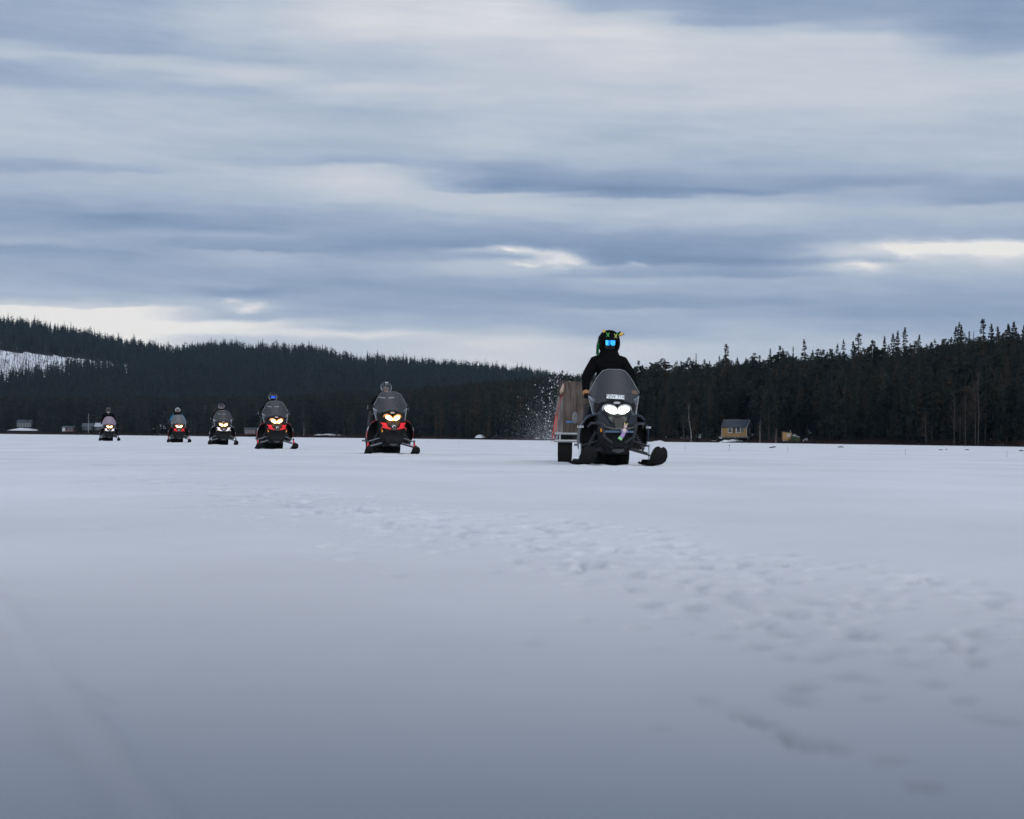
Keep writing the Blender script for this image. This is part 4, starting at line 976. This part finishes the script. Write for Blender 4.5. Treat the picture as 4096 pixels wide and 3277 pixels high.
def seg_body(parent, J, E, name, m, skin_parts=None, sub=2):
    """continuous skinned figure: J = [(point, radius)], E = edges"""
    me = bpy.data.meshes.new(name); me.from_pydata([j[0] for j in J], E, [])
    o = bpy.data.objects.new(name, me); COL.objects.link(o)
    md = o.modifiers.new('skin', 'SKIN'); md.use_smooth_shade = True
    for i, j in enumerate(J):
        rr = j[1]; me.skin_vertices[0].data[i].radius = (rr, rr) if not isinstance(rr, tuple) else rr
    me.skin_vertices[0].data[0].use_root = True
    sb = o.modifiers.new('sub', 'SUBSURF'); sb.levels = sub; sb.render_levels = sub
    dg = bpy.context.evaluated_depsgraph_get(); nm = bpy.data.meshes.new_from_object(o.evaluated_get(dg))
    o.modifiers.clear(); o.data = nm; nm.name = name
    nm.materials.clear(); nm.materials.append(m)
    for p in nm.polygons: p.use_smooth = True
    o.parent = parent
    return o
M_SKIN = mat('face_skin', (.38, .20, .15), .5)
M_SUIT = mat('dark_suit', (.005, .005, .006), .9, spec=.06, bump=(18, .6, .02))
M_JKT = mat('black_jacket', (.0035, .0035, .004), .9, spec=.05, bump=(14, .8, .02))
M_TEAL = mat('teal_sleeve', (.005, .08, .14), .8, bump=(14, .6, .02))
def glove(parent, c, s, m):
    b = MB(); c = Vector(c)
    b.ell(c+Vector((0, .035, .012)), (.047, .045, .030), 10, 8)
    b.tube([c+Vector((-s*.0, .06, .01)), c+Vector((s*.0, .12, .03))], [.032, .042], 9)
    for i in range(4):
        x = -.034+.0225*i; ln = [.90, 1.05, 1.0, .82][i if s > 0 else 3-i]
        p = [c+Vector((x, .02, .034)), c+Vector((x, -.022*ln, .036)), c+Vector((x, -.042*ln, .008)), c+Vector((x, -.030*ln, -.024)), c+Vector((x, -.006, -.030))]
        b.tube(p, [.013, .0125, .0120, .0115, .009], 7)
    x = -s*.050
    b.tube([c+Vector((x*.7, .04, .0)), c+Vector((x, .012, -.014)), c+Vector((x*.9, -.014, -.026))], [.015, .013, .010], 7)
    return b.build('glove', m, parent)
def head_face(parent, hc, m=M_SKIN):
    """eyes, nose and mouth on the front of the head at hc"""
    c = Vector(hc)
    for s in (-1, 1):
        MB().ell(c+Vector((s*.032, -.088, .01)), (.014, .008, .008), 8, 6).build('eye', mat('eye_dark', (.02, .015, .012), .3), parent)
        MB().ell(c+Vector((s*.078, .0, .0)), (.012, .02, .03), 8, 6).build('ear', m, parent)
    MB().rings([[c+Vector((-.008, -.088, .02)), c+Vector((.008, -.088, .02)), c+Vector((0, -.08, .02))], [c+Vector((-.016, -.09, -.022)), c+Vector((.016, -.09, -.022)), c+Vector((0, -.112, -.018))]]).build('nose', m, parent)
    MB().ell(c+Vector((0, -.086, -.045)), (.024, .008, .006), 8, 6).build('mouth', mat('lips', (.30, .10, .09), .5), parent)
def helmet(parent, hc, m, peak=None, trim=None, full=False, visor=True):
    c = Vector(hc)+Vector((0, .01, .015)); n = 20; rows = 13; P = []
    R = (.128, .150, .142)
    b = MB(); vs = {}; V = []; F = []
    for j in range(rows):
        th = .02+(PI*.80)*j/(rows-1)
        for i in range(n):
            ph = 2*PI*i/n
            V.append(c+Vector((R[0]*math.sin(th)*math.sin(ph), -R[1]*math.sin(th)*math.cos(ph), R[2]*math.cos(th))))
    for j in range(rows-1):
        for i in range(n):
            i2 = (i+1) % n; ang = ((i+.5)/n*360+180) % 360-180; z = (V[j*n+i]-c).z
            if abs(ang) < 55 and z < .035 and (not full or z > -.065): continue
            F.append((j*n+i, j*n+i2, (j+1)*n+i2, (j+1)*n+i))
    F.append(tuple(range(n)))
    h = b.add(V, F).build('helmet', m, parent, solid=.012)
    if peak: MB().sheet([[c+Vector((.105*t, -.125-.0*t, .055-.02*t*t)), c+Vector((.10*t, -.185+.05*t*t, .040-.02*t*t))] for t in (-1, -.5, 0, .5, 1)]).build('helmet_peak', peak, h, solid=.008)
    if trim:
        MB().tube([c+Vector((.118*math.sin(a), -.145*math.cos(a), .050+0*a)) for a in [math.radians(q) for q in range(-75, 76, 15)]], .006, 5).build('helmet_trim', trim, h)
        for s in (-1, 1): MB().tube([c+Vector((s*.124, -.02, .03)), c+Vector((s*.118, -.07, -.03)), c+Vector((s*.088, -.11, -.085))], [.010, .012, .007], 6).build('cheek_trim', trim, h)
    if visor: MB().sheet([[c+Vector((.112*math.sin(a), -.158*math.cos(a), z)) for a in [math.radians(q) for q in range(-58, 59, 14)]] for z in (.03, -.02, -.07)]).build('visor', mat('visor_clear', (.12, .12, .13), .1, alpha=.28), h, solid=.003)
    return h
def goggles(parent, hc, m, w_=.075, z0=-.03, z1=.035, y=.112):
    c = Vector(hc)
    P = []
    for k in range(9):
        t = k/8*2-1; a = t*.75; lo = z0+(.026 if abs(t) < .15 else 0)+.012*abs(t)**3
        P.append([c+Vector((w_*math.sin(a)/math.sin(.75), -y*math.cos(a)**.6, lo)), c+Vector((w_*math.sin(a)/math.sin(.75)*1.03, -y*math.cos(a)**.6, z1))])
    g = MB().sheet(P).build('goggles', m, parent, solid=.006)
    MB().tube([c+Vector((s_*w_*1.02, yy, .0)) for s_, yy in ((-1, -.07), (-1.22, .0), (-.9, .09), (0, .125), (.9, .09), (1.22, .0), (1, -.07))], .008, 5).build('goggle_strap', M_RUB, g)
    return g

def rider_joints(stand, lean=0.0):
    if stand:
        q = dict(pel=(0, 1.12, 1.08), sp=(0, 1.04, 1.25), ch=(0, .95, 1.47), ub=(0, .93, 1.62), nk=(0, .91, 1.735), hd=(0, .88, 1.84), tp=(0, .88, 1.93),
                 sh=(.215, .93, 1.555), el=(.365, .88, 1.33), wr=(.385, .745, 1.13), hip=(.11, 1.11, 1.03), kn=(.235, .84, .70), an=(.34, 1.02, .41), to=(.35, .82, .375))
    else:
        q = dict(pel=(0, 1.20, .90), sp=(0, 1.16, 1.06), ch=(0, 1.06, 1.24), ub=(0, 1.03, 1.36), nk=(0, 1.0, 1.455), hd=(0, .97, 1.56), tp=(0, .97, 1.65),
                 sh=(.175, 1.02, 1.31), el=(.345, .93, 1.11), wr=(.385, .745, 1.10), hip=(.11, 1.14, .88), kn=(.26, .66, .80), an=(.34, .80, .41), to=(.35, .60, .375))
    return q
def rider(loc, heading, label, stand=False, jacket=M_JKT, suit=M_SUIT, sleeves=None, dx=0, head_style='open', dz=0):
    p = empty('person', loc, heading, label=label, cat='person', group='riders on the snowmobiles' if not stand else None)
    q = rider_joints(stand)
    q = {k: (v[0], v[1], v[2]+(dz if k in ('ch', 'ub', 'nk', 'hd', 'tp', 'sh', 'el', 'sp', 'pel', 'hip') else 0)) for k, v in q.items()}
    J = []; E = []
    def a(pt, r_, par=None, sx_=1):
        J.append(((pt[0]*sx_, pt[1], pt[2]), r_))
        if par is not None: E.append((par, len(J)-1))
        return len(J)-1
    pel = a(q['pel'], .145); sp = a(q['sp'], .135, pel); ch = a(q['ch'], .165, sp); ub = a(q['ub'], .13, ch); nk = a(q['nk'], .058, ub); hd = a(q['hd'], .085, nk); tp = a(q['tp'], .075, hd)
    for s in (-1, 1):
        sh = a(q['sh'], .085, ub, s); el = a(q['el'], .060, sh, s); wr = a(q['wr'], .038, el, s)
        hp = a(q['hip'], .105, pel, s); kn = a(q['kn'], .075, hp, s); an = a(q['an'], .055, kn, s); to = a(q['to'], .045, an, s)
    b = seg_body(p, J, E, 'body', suit)
    b.data.materials.append(M_SKIN)
    zc = q['nk'][2]+.02
    for po in b.data.polygons:
        if po.center.z > zc: po.material_index = 1
    # jacket over torso and arms
    J = []; E = []
    pel = a(q['pel'], .18 if stand else .165); sp = a(q['sp'], .20 if stand else .165, pel); ch = a(q['ch'], .225 if stand else .185, sp); ub = a(q['ub'], .165 if stand else .155, ch); nk = a((q['nk'][0], q['nk'][1], q['nk'][2]-.03), .12 if stand else .10, ub)
    ar = []
    for s in (-1, 1):
        sh = a(q['sh'], .118 if stand else .10, ub, s); el = a(q['el'], .088 if stand else .08, sh, s); w_ = a((q['wr'][0], q['wr'][1], q['wr'][2]+.01), .055, el, s)
    jk = seg_body(p, J, E, 'jacket', jacket)
    if sleeves:
        jk.data.materials.append(sleeves)
        for po in jk.data.polygons:
            if abs(po.center.x) > .2 and po.center.z > 1.14: po.material_index = 1
    return p, Vector(q['hd']), q

LEADX, LEADY = (2457-2048)/FX*30.6, 30.6
def px(u, Y): return (u-2048)/FX*Y
def mach(u, Y, rel): x = px(u, Y); return (x, Y, 0), math.radians(rel)-math.atan2(x, Y)

# lead machine
loc, hd_ = mach(2462, 30.7, 7)
lead = snowmobile(loc, hd_, 'black expedition snowmobile with cold white headlights leading the line', M_GREYP, lead=True, steer=12, ski_w=.12, amber=(True, False))
pl = MB().box(-.14, .14, -.012, 0, -.034, .034).build('licence_plate', mat('plate_white', (.62, .64, .64), .5), lead)
pl.location = (0, .045, 1.065); pl.rotation_euler = (math.radians(-22), math.radians(3), 0)
lt = text_mesh('PZW 71X', .071, mat('plate_black', (.01, .01, .01), .5), pl, 'plate_lettering', M=Matrix.Translation((0, -.014, 0)) @ Matrix.Rotation(math.radians(90), 4, 'X'))
# clear knee guard and blue lever on the rider's right
MB().ell((0, 0, 0), (.05, .02, .095), 10, 8).build('knee_guard', M_CLR, lead).location = (-.57, .55, .745)
MB().tube([(-.60, .6, .68), (-.70, .62, .675)], .016, 7).build('side_lever', mat('blue_plastic', (.03, .12, .28), .4), lead)
# soft toy tied to the bumper
toy = empty('soft_toy', (0, 0, 0), 0, label='small pink and lilac soft toy hanging from the lead machine\'s bumper', cat='toy')
toy.matrix_world = Matrix.Translation(loc) @ Matrix.Rotation(hd_, 4, 'Z') @ Matrix.Translation((.055, -.60, .50)) @ Matrix.Rotation(math.radians(12), 4, 'Y')
M_PINK = mat('pink_plush', (.36, .22, .27), .9); M_LIL = mat('lilac_plush', (.30, .21, .38), .9); M_GRNP = mat('green_plush', (.22, .55, .20), .9); M_CRM = mat('cream_plush', (.5, .42, .36), .9)
MB().ell((0, 0, .11), (.030, .028, .032), 10, 8).build('head', M_PINK, toy); MB().ell((0, -.02, .105), (.018, .012, .018), 8, 6).build('face', M_CRM, toy)
MB().ell((0, 0, .04), (.034, .028, .045), 10, 8).build('torso', M_CRM, toy)
for s in (-1, 1):
    MB().tube([(s*.012, 0, .135), (s*.022, 0, .165)], [.010, .006], 6).build('ear', mat('yellow_plush', (.6, .5, .15), .9), toy)
    MB().tube([(s*.03, 0, .06), (s*.045, -.01, .04), (s*.02, -.02, .03)], [.011, .011, .009], 6).build('arm', M_LIL, toy)
MB().tube([(0, 0, .015), (-.012, 0, -.035), (-.03, 0, -.07)], [.030, .030, .028], 8).build('skirt', M_LIL, toy); MB().tube([(-.03, 0, -.068), (-.042, 0, -.10)], [.030, .034], 8).build('hem', M_GRNP, toy)

# standing rider
lp, hc, q = rider(loc, hd_, 'person in black standing on the lead machine, in a plush animal hat and blue goggles', stand=True, dz=.07)
MG = mat('tan_glove', (.30, .14, .05), .8)
for s in (-1, 1):
    g_ = glove(lp, (s*.375, .665, 1.085), s, M_RUB)
    MB().tube([(s*.375, .70, 1.10), (s*.382, .755, 1.15)], [.048, .058], 10).build('glove_cuff', MG, lp)
hc = Vector(hc)+Vector((0, 0, .02))
M_PLU = mat('black_plush', (.005, .005, .005), .95, spec=.05, bump=(60, 1, .02))
# plush hood hat: sits around the head, opening at the face
c = hc+Vector((0, .03, .02)); V = []; Fc = []; n = 24; rows = 15
for j in range(rows):
    th = .02+PI*.83*j/(rows-1)
    for i in range(n):
        ph = 2*PI*i/n
        fl = 1+.05*max(0, -math.cos(th))
        V.append(c+Vector((.177*fl*math.sin(th)**.8*math.sin(ph), -.168*math.sin(th)**.85*math.cos(ph), .198*math.cos(th))))
for j in range(rows-1):
    for i in range(n):
        i2 = (i+1) % n; ang = ((i+.5)/n*360+180) % 360-180; z = (V[j*n+i]-c).z
        if abs(ang) < 42 and z < .03: continue
        Fc.append((j*n+i, j*n+i2, (j+1)*n+i2, (j+1)*n+i))
Fc.append(tuple(range(n)))
hat = MB().add(V, Fc).build('plush_hat', M_PLU, lp, solid=.022)
M_YP = mat('yellow_felt', (.55, .36, .07), .9); M_GP = mat('green_felt', (.005, .07, .02), .95, spec=.05); M_GX = mat('green_stitch', (.10, .55, .12), .8); M_YX = mat('lime_stitch', (.55, .62, .14), .8)
for sx_, m_, cx, cz in ((-1, M_GX, -.042, .115), (1, M_YX, .085, .100)):
    b = MB(); yk = c.y-.172+.5*abs(cx)**1.6-.0
    for d in (1, -1):
        b.tube([(cx-.020*d, yk, c.z+cz-.034+0*d), (cx+.006*d, yk-.008, c.z+cz), (cx+.022*d, yk+.012, c.z+cz+.03)], .0042, 5)
    b.build('cross_stitch', m_, hat)
MB().ell(c+Vector((-.085, -.06, .165)), (.024, .016, .042), 10, 8, M=Matrix.Rotation(math.radians(-22), 3, 'Y')).build('ear', M_YP, hat)
MB().ell(c+Vector((.135, -.05, .135)), (.040, .020, .026), 10, 8, M=Matrix.Rotation(math.radians(-30), 3, 'Y')).build('ear', M_GP, hat)
tf = MB(); tf.tube([c+Vector((.135, -.03, .09)), c+Vector((.165, -.04, .13)), c+Vector((.205, -.04, .135)), c+Vector((.222, -.05, .125))], [.012, .030, .026, .010], 8); tf.build('tassel', M_YP, hat)
MB().tube([c+Vector((.15, -.05, .165)), c+Vector((.18, -.05, .165))], [.012, .010], 6).build('tassel_tip', M_PLU, hat)
MB().ell(c+Vector((.224, -.052, .128)), (.012, .010, .010), 8, 6).build('tassel_tip', M_PLU, hat)
# green lined back flap hanging at the left
b = MB(); P = []
for k in range(7):
    t = k/6; P.append([c+Vector((-.150-.045*math.sin(t*PI*.6)+.01*t, y_, .10-.31*t)) for y_ in (-.055, .0, .09)])
b.sheet(P).build('hat_flap', M_GP, hat, solid=.02)
MB().tube([c+Vector((-.17, -.068, .10)), c+Vector((-.203, -.068, -.03)), c+Vector((-.212, -.066, -.20))], [.006, .006, .006], 5).build('flap_edge', M_PLU, hat)
M_BLG = mat('blue_mirror', (.03, .42, .95), .10, metal=.55)
goggles(lp, hc+Vector((0, -.04, .015)), M_BLG, w_=.072, z0=-.055, z1=.030, y=.115)
# face mask and collar
MB().ell(hc+Vector((0, -.035, -.035)), (.088, .085, .085), 14, 10).build('face_mask', mat('black_mask', (.012, .012, .013), .8), lp)
MB().rings([[hc+Vector((.045*math.cos(a)*k, -.118-.02*(1-k), -.075+.032*math.sin(a)*k)) for a in [i*PI/4 for i in range(8)]] for k in (1, .7)]).build('mask_vent', M_RUB, lp)
MB().rings([[Vector((rx_*math.cos(a), .92+ry_*math.sin(a), z_-.02*math.sin(a)*0)) for a in [i*PI/8 for i in range(16)]] for z_, rx_, ry_ in ((1.86, .120, .12), (1.82, .140, .135), (1.77, .160, .145), (1.71, .19, .15), (1.64, .24, .16))]).build('collar', M_JKT, lp)

def seated(u, Y, rel, mlabel, plabel, paint, screen, head, stand=False, **k):
    jk = {a: k.pop(a) for a in ('jacket', 'sleeves', 'hdx', 'dz') if a in k}
    loc, h_ = mach(u, Y, rel)
    m_ = snowmobile(loc, h_, mlabel, paint, screen=screen, **k)
    hdx = jk.pop('hdx', 0)
    p_, hc, q = rider(loc, h_, plabel, jacket=jk.get('jacket', M_JKT), sleeves=jk.get('sleeves'), dz=jk.get('dz', 0), stand=stand)
    if stand: p_['group'] = 'riders on the snowmobiles'
    for s in (-1, 1): glove(p_, (s*.375, .665, 1.085), s, M_RUB)
    head(p_, Vector(hc)+Vector((0, 0, .01)))
    return m_, p_
M_HGR = mat('grey_helmet', (.035, .038, .040), .35, spec=.3); M_HBK = mat('black_helmet', (.006, .006, .007), .3, spec=.3); M_HLG = mat('light_grey_helmet', (.17, .19, .20), .45, spec=.3); M_HBR = mat('brown_helmet', (.06, .045, .045), .4)
M_CHR = mat('silver_trim', (.28, .29, .30), .4, metal=.3)
M_REF = mat('reflective_tape', (.50, .56, .60), .5)
def jacket_tape(p_, z=1.335, y=.80):
    for s in (-1, 1): MB().sheet([[(s*x, y+.9*x*x, z-.02+.10*x-(.0)+d*.022) for x in (.04, .09, .14, .18)] for d in (0, 1)]).build('chest_tape', M_REF, p_, solid=.004)
def head2(p_, hc):
    head_face(p_, hc); h = helmet(p_, hc, M_HGR, peak=M_HBK, trim=M_CHR)
    MB().box(-.034, .034, -.145, -.13, .105, .13).build('helmet_badge', M_REF, h).location = hc+Vector((0, .045, .0))
    for s in (-1, 1): MB().box(-.008, .008, -.145, -.12, .05, .13).build('helmet_stripe', M_HBK, h).location = hc+Vector((s*.055, .02, .01))
    jacket_tape(p_)
def head3(p_, hc):
    helmet(p_, hc, M_HBK, trim=M_CHR, full=True, visor=False); goggles(p_, hc+Vector((0, -.03, .005)), mat('deep_blue_mirror', (.01, .12, .85), .1, metal=.3, emit=(.0, .05, .5), estr=.0), w_=.066, z0=-.038, z1=.020, y=.110); jacket_tape(p_, 1.30, .80)
def head4(p_, hc): head_face(p_, hc); helmet(p_, hc, M_HBK, peak=M_HBK, trim=mat('pale_cheek', (.35, .37, .38), .4)); jacket_tape(p_, 1.31, .80)
def head5(p_, hc): head_face(p_, hc); helmet(p_, hc, M_HLG, peak=M_HLG, trim=mat('white_cheek', (.6, .62, .63), .4))
def head6(p_, hc):
    helmet(p_, hc, M_HBR, full=True, visor=False); goggles(p_, hc+Vector((0, -.03, .005)), M_BLK2, w_=.082, z0=-.05, z1=.04, y=.108)
    MB().tube([hc+Vector((.10*math.cos(a), .01+.10*math.sin(a), -.135)) for a in [i*PI/8 for i in range(17)]], .022, 7).build('scarf', mat('cream_scarf', (.35, .33, .27), .9), p_)
    MB().tube([hc+Vector((-.03, -.10, -.15)), hc+Vector((-.015, -.15, -.21)), hc+Vector((-.012, -.17, -.27))], [.016, .012, .010], 6).build('scarf_end', MATS['cream_scarf'], p_)
seated(1566, 46.0, 8, 'red and black snowmobile second in line, behind the lead machine', 'person in a grey peaked helmet and black taped jacket on the second machine', M_REDP, M_SCR, head2, spindle_red=True, amber=(True, False), steer=-3)
seated(1104, 59.9, 6, 'red and black snowmobile third in line with two amber side reflectors', 'person in a black helmet with bright blue goggles on the third machine', M_REDP, M_SCR, head3, dz=.02, spindle_red=True, steer=1)
seated(893, 83.5, 5, 'white and black snowmobile fourth in line with bright white nose panels', 'person in a black open helmet with pale cheek pieces on the fourth machine', M_WHP, M_SCR, head4, dz=.06, white_defl=True, amber=(False, False), steer=-3)
seated(716, 104.5, 4, 'red and black snowmobile fifth in line with a pale grey screen', 'person in a light grey helmet and teal sleeved jacket on the fifth machine', M_REDP, M_SCRG, head5, spindle_red=True, amber=(False, False), steer=0, sleeves=M_TEAL, dz=.15)
seated(438, 119, 4, 'white and black snowmobile last in line with a mauve tinted screen', 'person in a dark brown helmet and cream scarf on the last machine', M_WHP, M_SCRP, head6, white_defl=True, amber=(False, False), steer=0, stand=True, dz=.02)

# ------------------------------------------------------------------ cargo sled behind the lead machine
def wood_material(name, c1, c2):
    m = bpy.data.materials.new(name); m.use_nodes = True; t = m.node_tree; b = t.nodes['Principled BSDF']; MATS[name] = m
    tcn = t.nodes.new('ShaderNodeTexCoord'); mp = t.nodes.new('ShaderNodeMapping'); mp.inputs['Scale'].default_value = (14, 14, 1.2); t.links.new(tcn.outputs['Object'], mp.inputs[0])
    n = t.nodes.new('ShaderNodeTexNoise'); n.inputs['Scale'].default_value = 1.4; n.inputs['Detail'].default_value = 7; n.inputs['Distortion'].default_value = 1.2; t.links.new(mp.outputs[0], n.inputs['Vector'])
    n2 = t.nodes.new('ShaderNodeTexNoise'); n2.inputs['Scale'].default_value = 3; n2.inputs['Detail'].default_value = 3; t.links.new(tcn.outputs['Object'], n2.inputs['Vector'])
    ad = t.nodes.new('ShaderNodeMath'); ad.operation = 'MULTIPLY_ADD'; ad.inputs[1].default_value = .6; t.links.new(n2.outputs[0], ad.inputs[0]); t.links.new(n.outputs[0], ad.inputs[2])
    r = t.nodes.new('ShaderNodeValToRGB'); t.links.new(ad.outputs[0], r.inputs[0]); r.color_ramp.elements[0].position = .62; r.color_ramp.elements[0].color = (*c1, 1); r.color_ramp.elements[1].position = .98; r.color_ramp.elements[1].color = (*c2, 1)
    t.links.new(r.outputs[0], b.inputs['Base Color']); b.inputs['Roughness'].default_value = .8; b.inputs['Specular IOR Level'].default_value = .2
    return m
M_PLY = wood_material('weathered_plywood', (.030, .022, .018), (.105, .082, .068))
M_PLY2 = wood_material('pale_plywood', (.12, .10, .09), (.26, .235, .21))
SY = 34.2
sx0 = px(2252, SY)        # front left corner of the crate
srot = math.radians(-0.5)
sl_ = empty('cargo_sled', (sx0+.44, SY, 0), srot, label='metal framed cargo sled on black skis towed behind the lead machine', cat='sled')
fr = MB()
for z, r_ in ((.375, .026), (.50, .020)):
    fr.tube([(-.58, -.09, z), (.50, -.09, z)], r_, 6); fr.tube([(-.50, 2.0, z), (.50, 2.0, z)], r_, 6)
    for s in (-1, 1): fr.tube([(s*.50, -.02, z), (s*.50, 2.0, z)], r_, 6)
for x in (-.49, -.12, .12, .49): fr.tube([(x, -.09, .375), (x, -.09, .50)], .018, 6)
fr.tube([(-.2, 0, .38), (0, -.9, .33)], .02, 6).tube([(.2, 0, .38), (0, -.9, .33)], .02, 6)
fr.build('frame', mat('galvanised_steel', (.30, .31, .31), .5, metal=.4), sl_)
for s in (-1, 1):
    P = []
    for (y, z, hw) in ((.12, .49, .10), (.05, .485, .12), (.0, .44, .125), (-.02, .30, .125), (.01, .16, .125), (.08, .06, .12), (.2, .02, .12), (.8, .0, .12), (1.5, -.01, .12)):
        P.append([(s*.40+hw*t, y, z) for t in (-1, -.5, 0, .5, 1)])
    sk = MB().sheet(P).build('ski', M_RUB, sl_, solid=.02)
    for y in (.4, 1.5): MB().tube([(s*.40, y, .02), (s*.44, y, .375)], .02, 6).build('ski_post', MATS['galvanised_steel'], sl_)
cr_o = empty('wooden_crate', (sx0+.44, SY, .525), srot, label='tall weathered plywood crate standing on the cargo sled', cat='crate')
MB().box(-.44, .44, -.006, .012, 0, .875).build('front_panel', M_PLY, cr_o, smooth=False)
MB().add([(-.60,.25,0),(-.44,.013,0),(-.44,.013,.62),(-.535,.25,.62),(-.58,.27,0),(-.425,.03,0),(-.425,.03,.62),(-.52,.27,.62)], [(0,1,2,3),(7,6,5,4),(0,4,5,1),(1,5,6,2),(2,6,7,3),(3,7,4,0)]).build('wing_panel', M_PLY2, cr_o, smooth=False)
MB().add([(-.535,.26,.63),(-.445,.014,.63),(-.445,.014,.885),(-.515,.26,.90),(-.515,.28,.63),(-.425,.03,.63),(-.425,.03,.885),(-.50,.28,.90)], [(0,1,2,3),(7,6,5,4),(0,4,5,1),(1,5,6,2),(2,6,7,3),(3,7,4,0)]).build('side_panel', M_PLY, cr_o, smooth=False)
MB().box(.43, .45, .012, 1.7, 0, .87).box(-.43, .43, 1.69, 1.71, 0, .87).box(-.45, -.43, .3, 1.7, 0, .87).build('side_panel', M_PLY, cr_o, smooth=False)
b = MB()
for x in (-.40, .0, .40):
    for z in (.06, .42, .80): b.ell((x, -.008, z), (.006, .003, .006), 6, 4)
b.build('screws', M_DKST, cr_o)
rp = empty('red_rope', (sx0+.44, SY, 0), srot, label='red rope lashing the left side of the plywood crate down to the sled', cat='rope')
M_ROPE = mat('red_cord', (.50, .03, .025), .7)
for i, (xa, xb) in enumerate(((-.475, -.62), (-.455, -.575))):
    MB().tube([(xa, -.01, 1.18), ((xa+xb)/2-.02, -.03, .80), (xb, -.04, .42), (xb-.01, -.03, .355)], .009, 6).build('strand', M_ROPE, rp)
MB().tube([(-.485, -.03, 1.14), (-.47, -.035, 1.22), (-.45, -.03, 1.30), (-.44, -.02, 1.36)], [.018, .034, .028, .008], 8).build('frayed_knot', mat('frayed_rope', (.38, .27, .20), .9, bump=(60, 1, .02)), rp)
# ------------------------------------------------------------------ flying snow
rs = np.random.RandomState(8)
def flakes(n, fn, name, label, sz, m):
    T = []
    for i in range(n):
        p = fn(i); s_ = sz(i)
        q = rs.normal(size=(4, 3)); q /= np.linalg.norm(q, axis=1)[:, None]; q *= s_*np.array([.7, .7, 1.0])
        q += p
        T += [q[0], q[1], q[2], q[0], q[2], q[3], q[0], q[3], q[1], q[1], q[3], q[2]]
    V = np.array(T); o = npmesh(name, V, np.arange(len(V)).reshape(-1, 3), m); tag(o, label, 'snow', kind='stuff'); return o
M_FLK = mat('flying_snow', (.88, .90, .92), .6)
def chunk_pos(i):
    Y_ = rs.uniform(34.5, 37.5)
    k = rs.rand()
    if k < .90:
        h_ = rs.rand()**2.1; v = 1755-270*h_; w_ = 60+120*(1-abs(h_-.35))
        u = 2245-abs(rs.normal())*w_*.34*(1-.35*h_)-8*h_
        u = max(u, 2085+rs.normal()*16)
    elif k < .97: u = rs.uniform(2200, 2330); v = rs.uniform(1492, 1535)
    else: u = rs.uniform(2070, 2300); v = rs.uniform(1540, 1750)
    p = at(u, v, Y_); return np.array((p.x, p.y, max(p.z, .02)))
flakes(820, chunk_pos, 'snow_spray', 'spray of white snow lumps thrown up behind the cargo sled', lambda i: .0042+.020*rs.rand()**4.5, M_FLK)
def fine_pos(i):
    Y_ = rs.uniform(34.3, 38)
    if rs.rand() < .6: u = 2262-abs(rs.normal())*95; v = 1790-abs(rs.normal())*85
    else: u = 2270+rs.normal()*60; v = 1846-abs(rs.normal())*22
    p = at(u, v, Y_); return np.array((p.x, p.y, max(p.z, .01)))
flakes(26000, fine_pos, 'powder_snow', 'fine powder snow hanging low around the cargo sled', lambda i: .0015+.0025*rs.rand(), M_FLK)

# ------------------------------------------------------------------ haze
hm = bpy.data.materials.new('haze'); hm.use_nodes = True; t = hm.node_tree; t.nodes.clear()
pv = t.nodes.new('ShaderNodeVolumePrincipled'); pv.inputs['Color'].default_value = (.50, .74, 1.0, 1); pv.inputs['Density'].default_value = 3.6e-5; pv.inputs['Anisotropy'].default_value = .2
mo = t.nodes.new('ShaderNodeOutputMaterial'); t.links.new(pv.outputs[0], mo.inputs['Volume'])
hz = MB().box(-2700, 2700, -320, 2700, -60, 175).build('haze', hm, None, smooth=False)
tag(hz, 'thin bluish winter haze over the lake and hills', 'haze', kind='stuff')
scn.cycles.max_bounces = 6; scn.cycles.diffuse_bounces = 3; scn.cycles.transparent_max_bounces = 12; scn.cycles.volume_bounces = 0
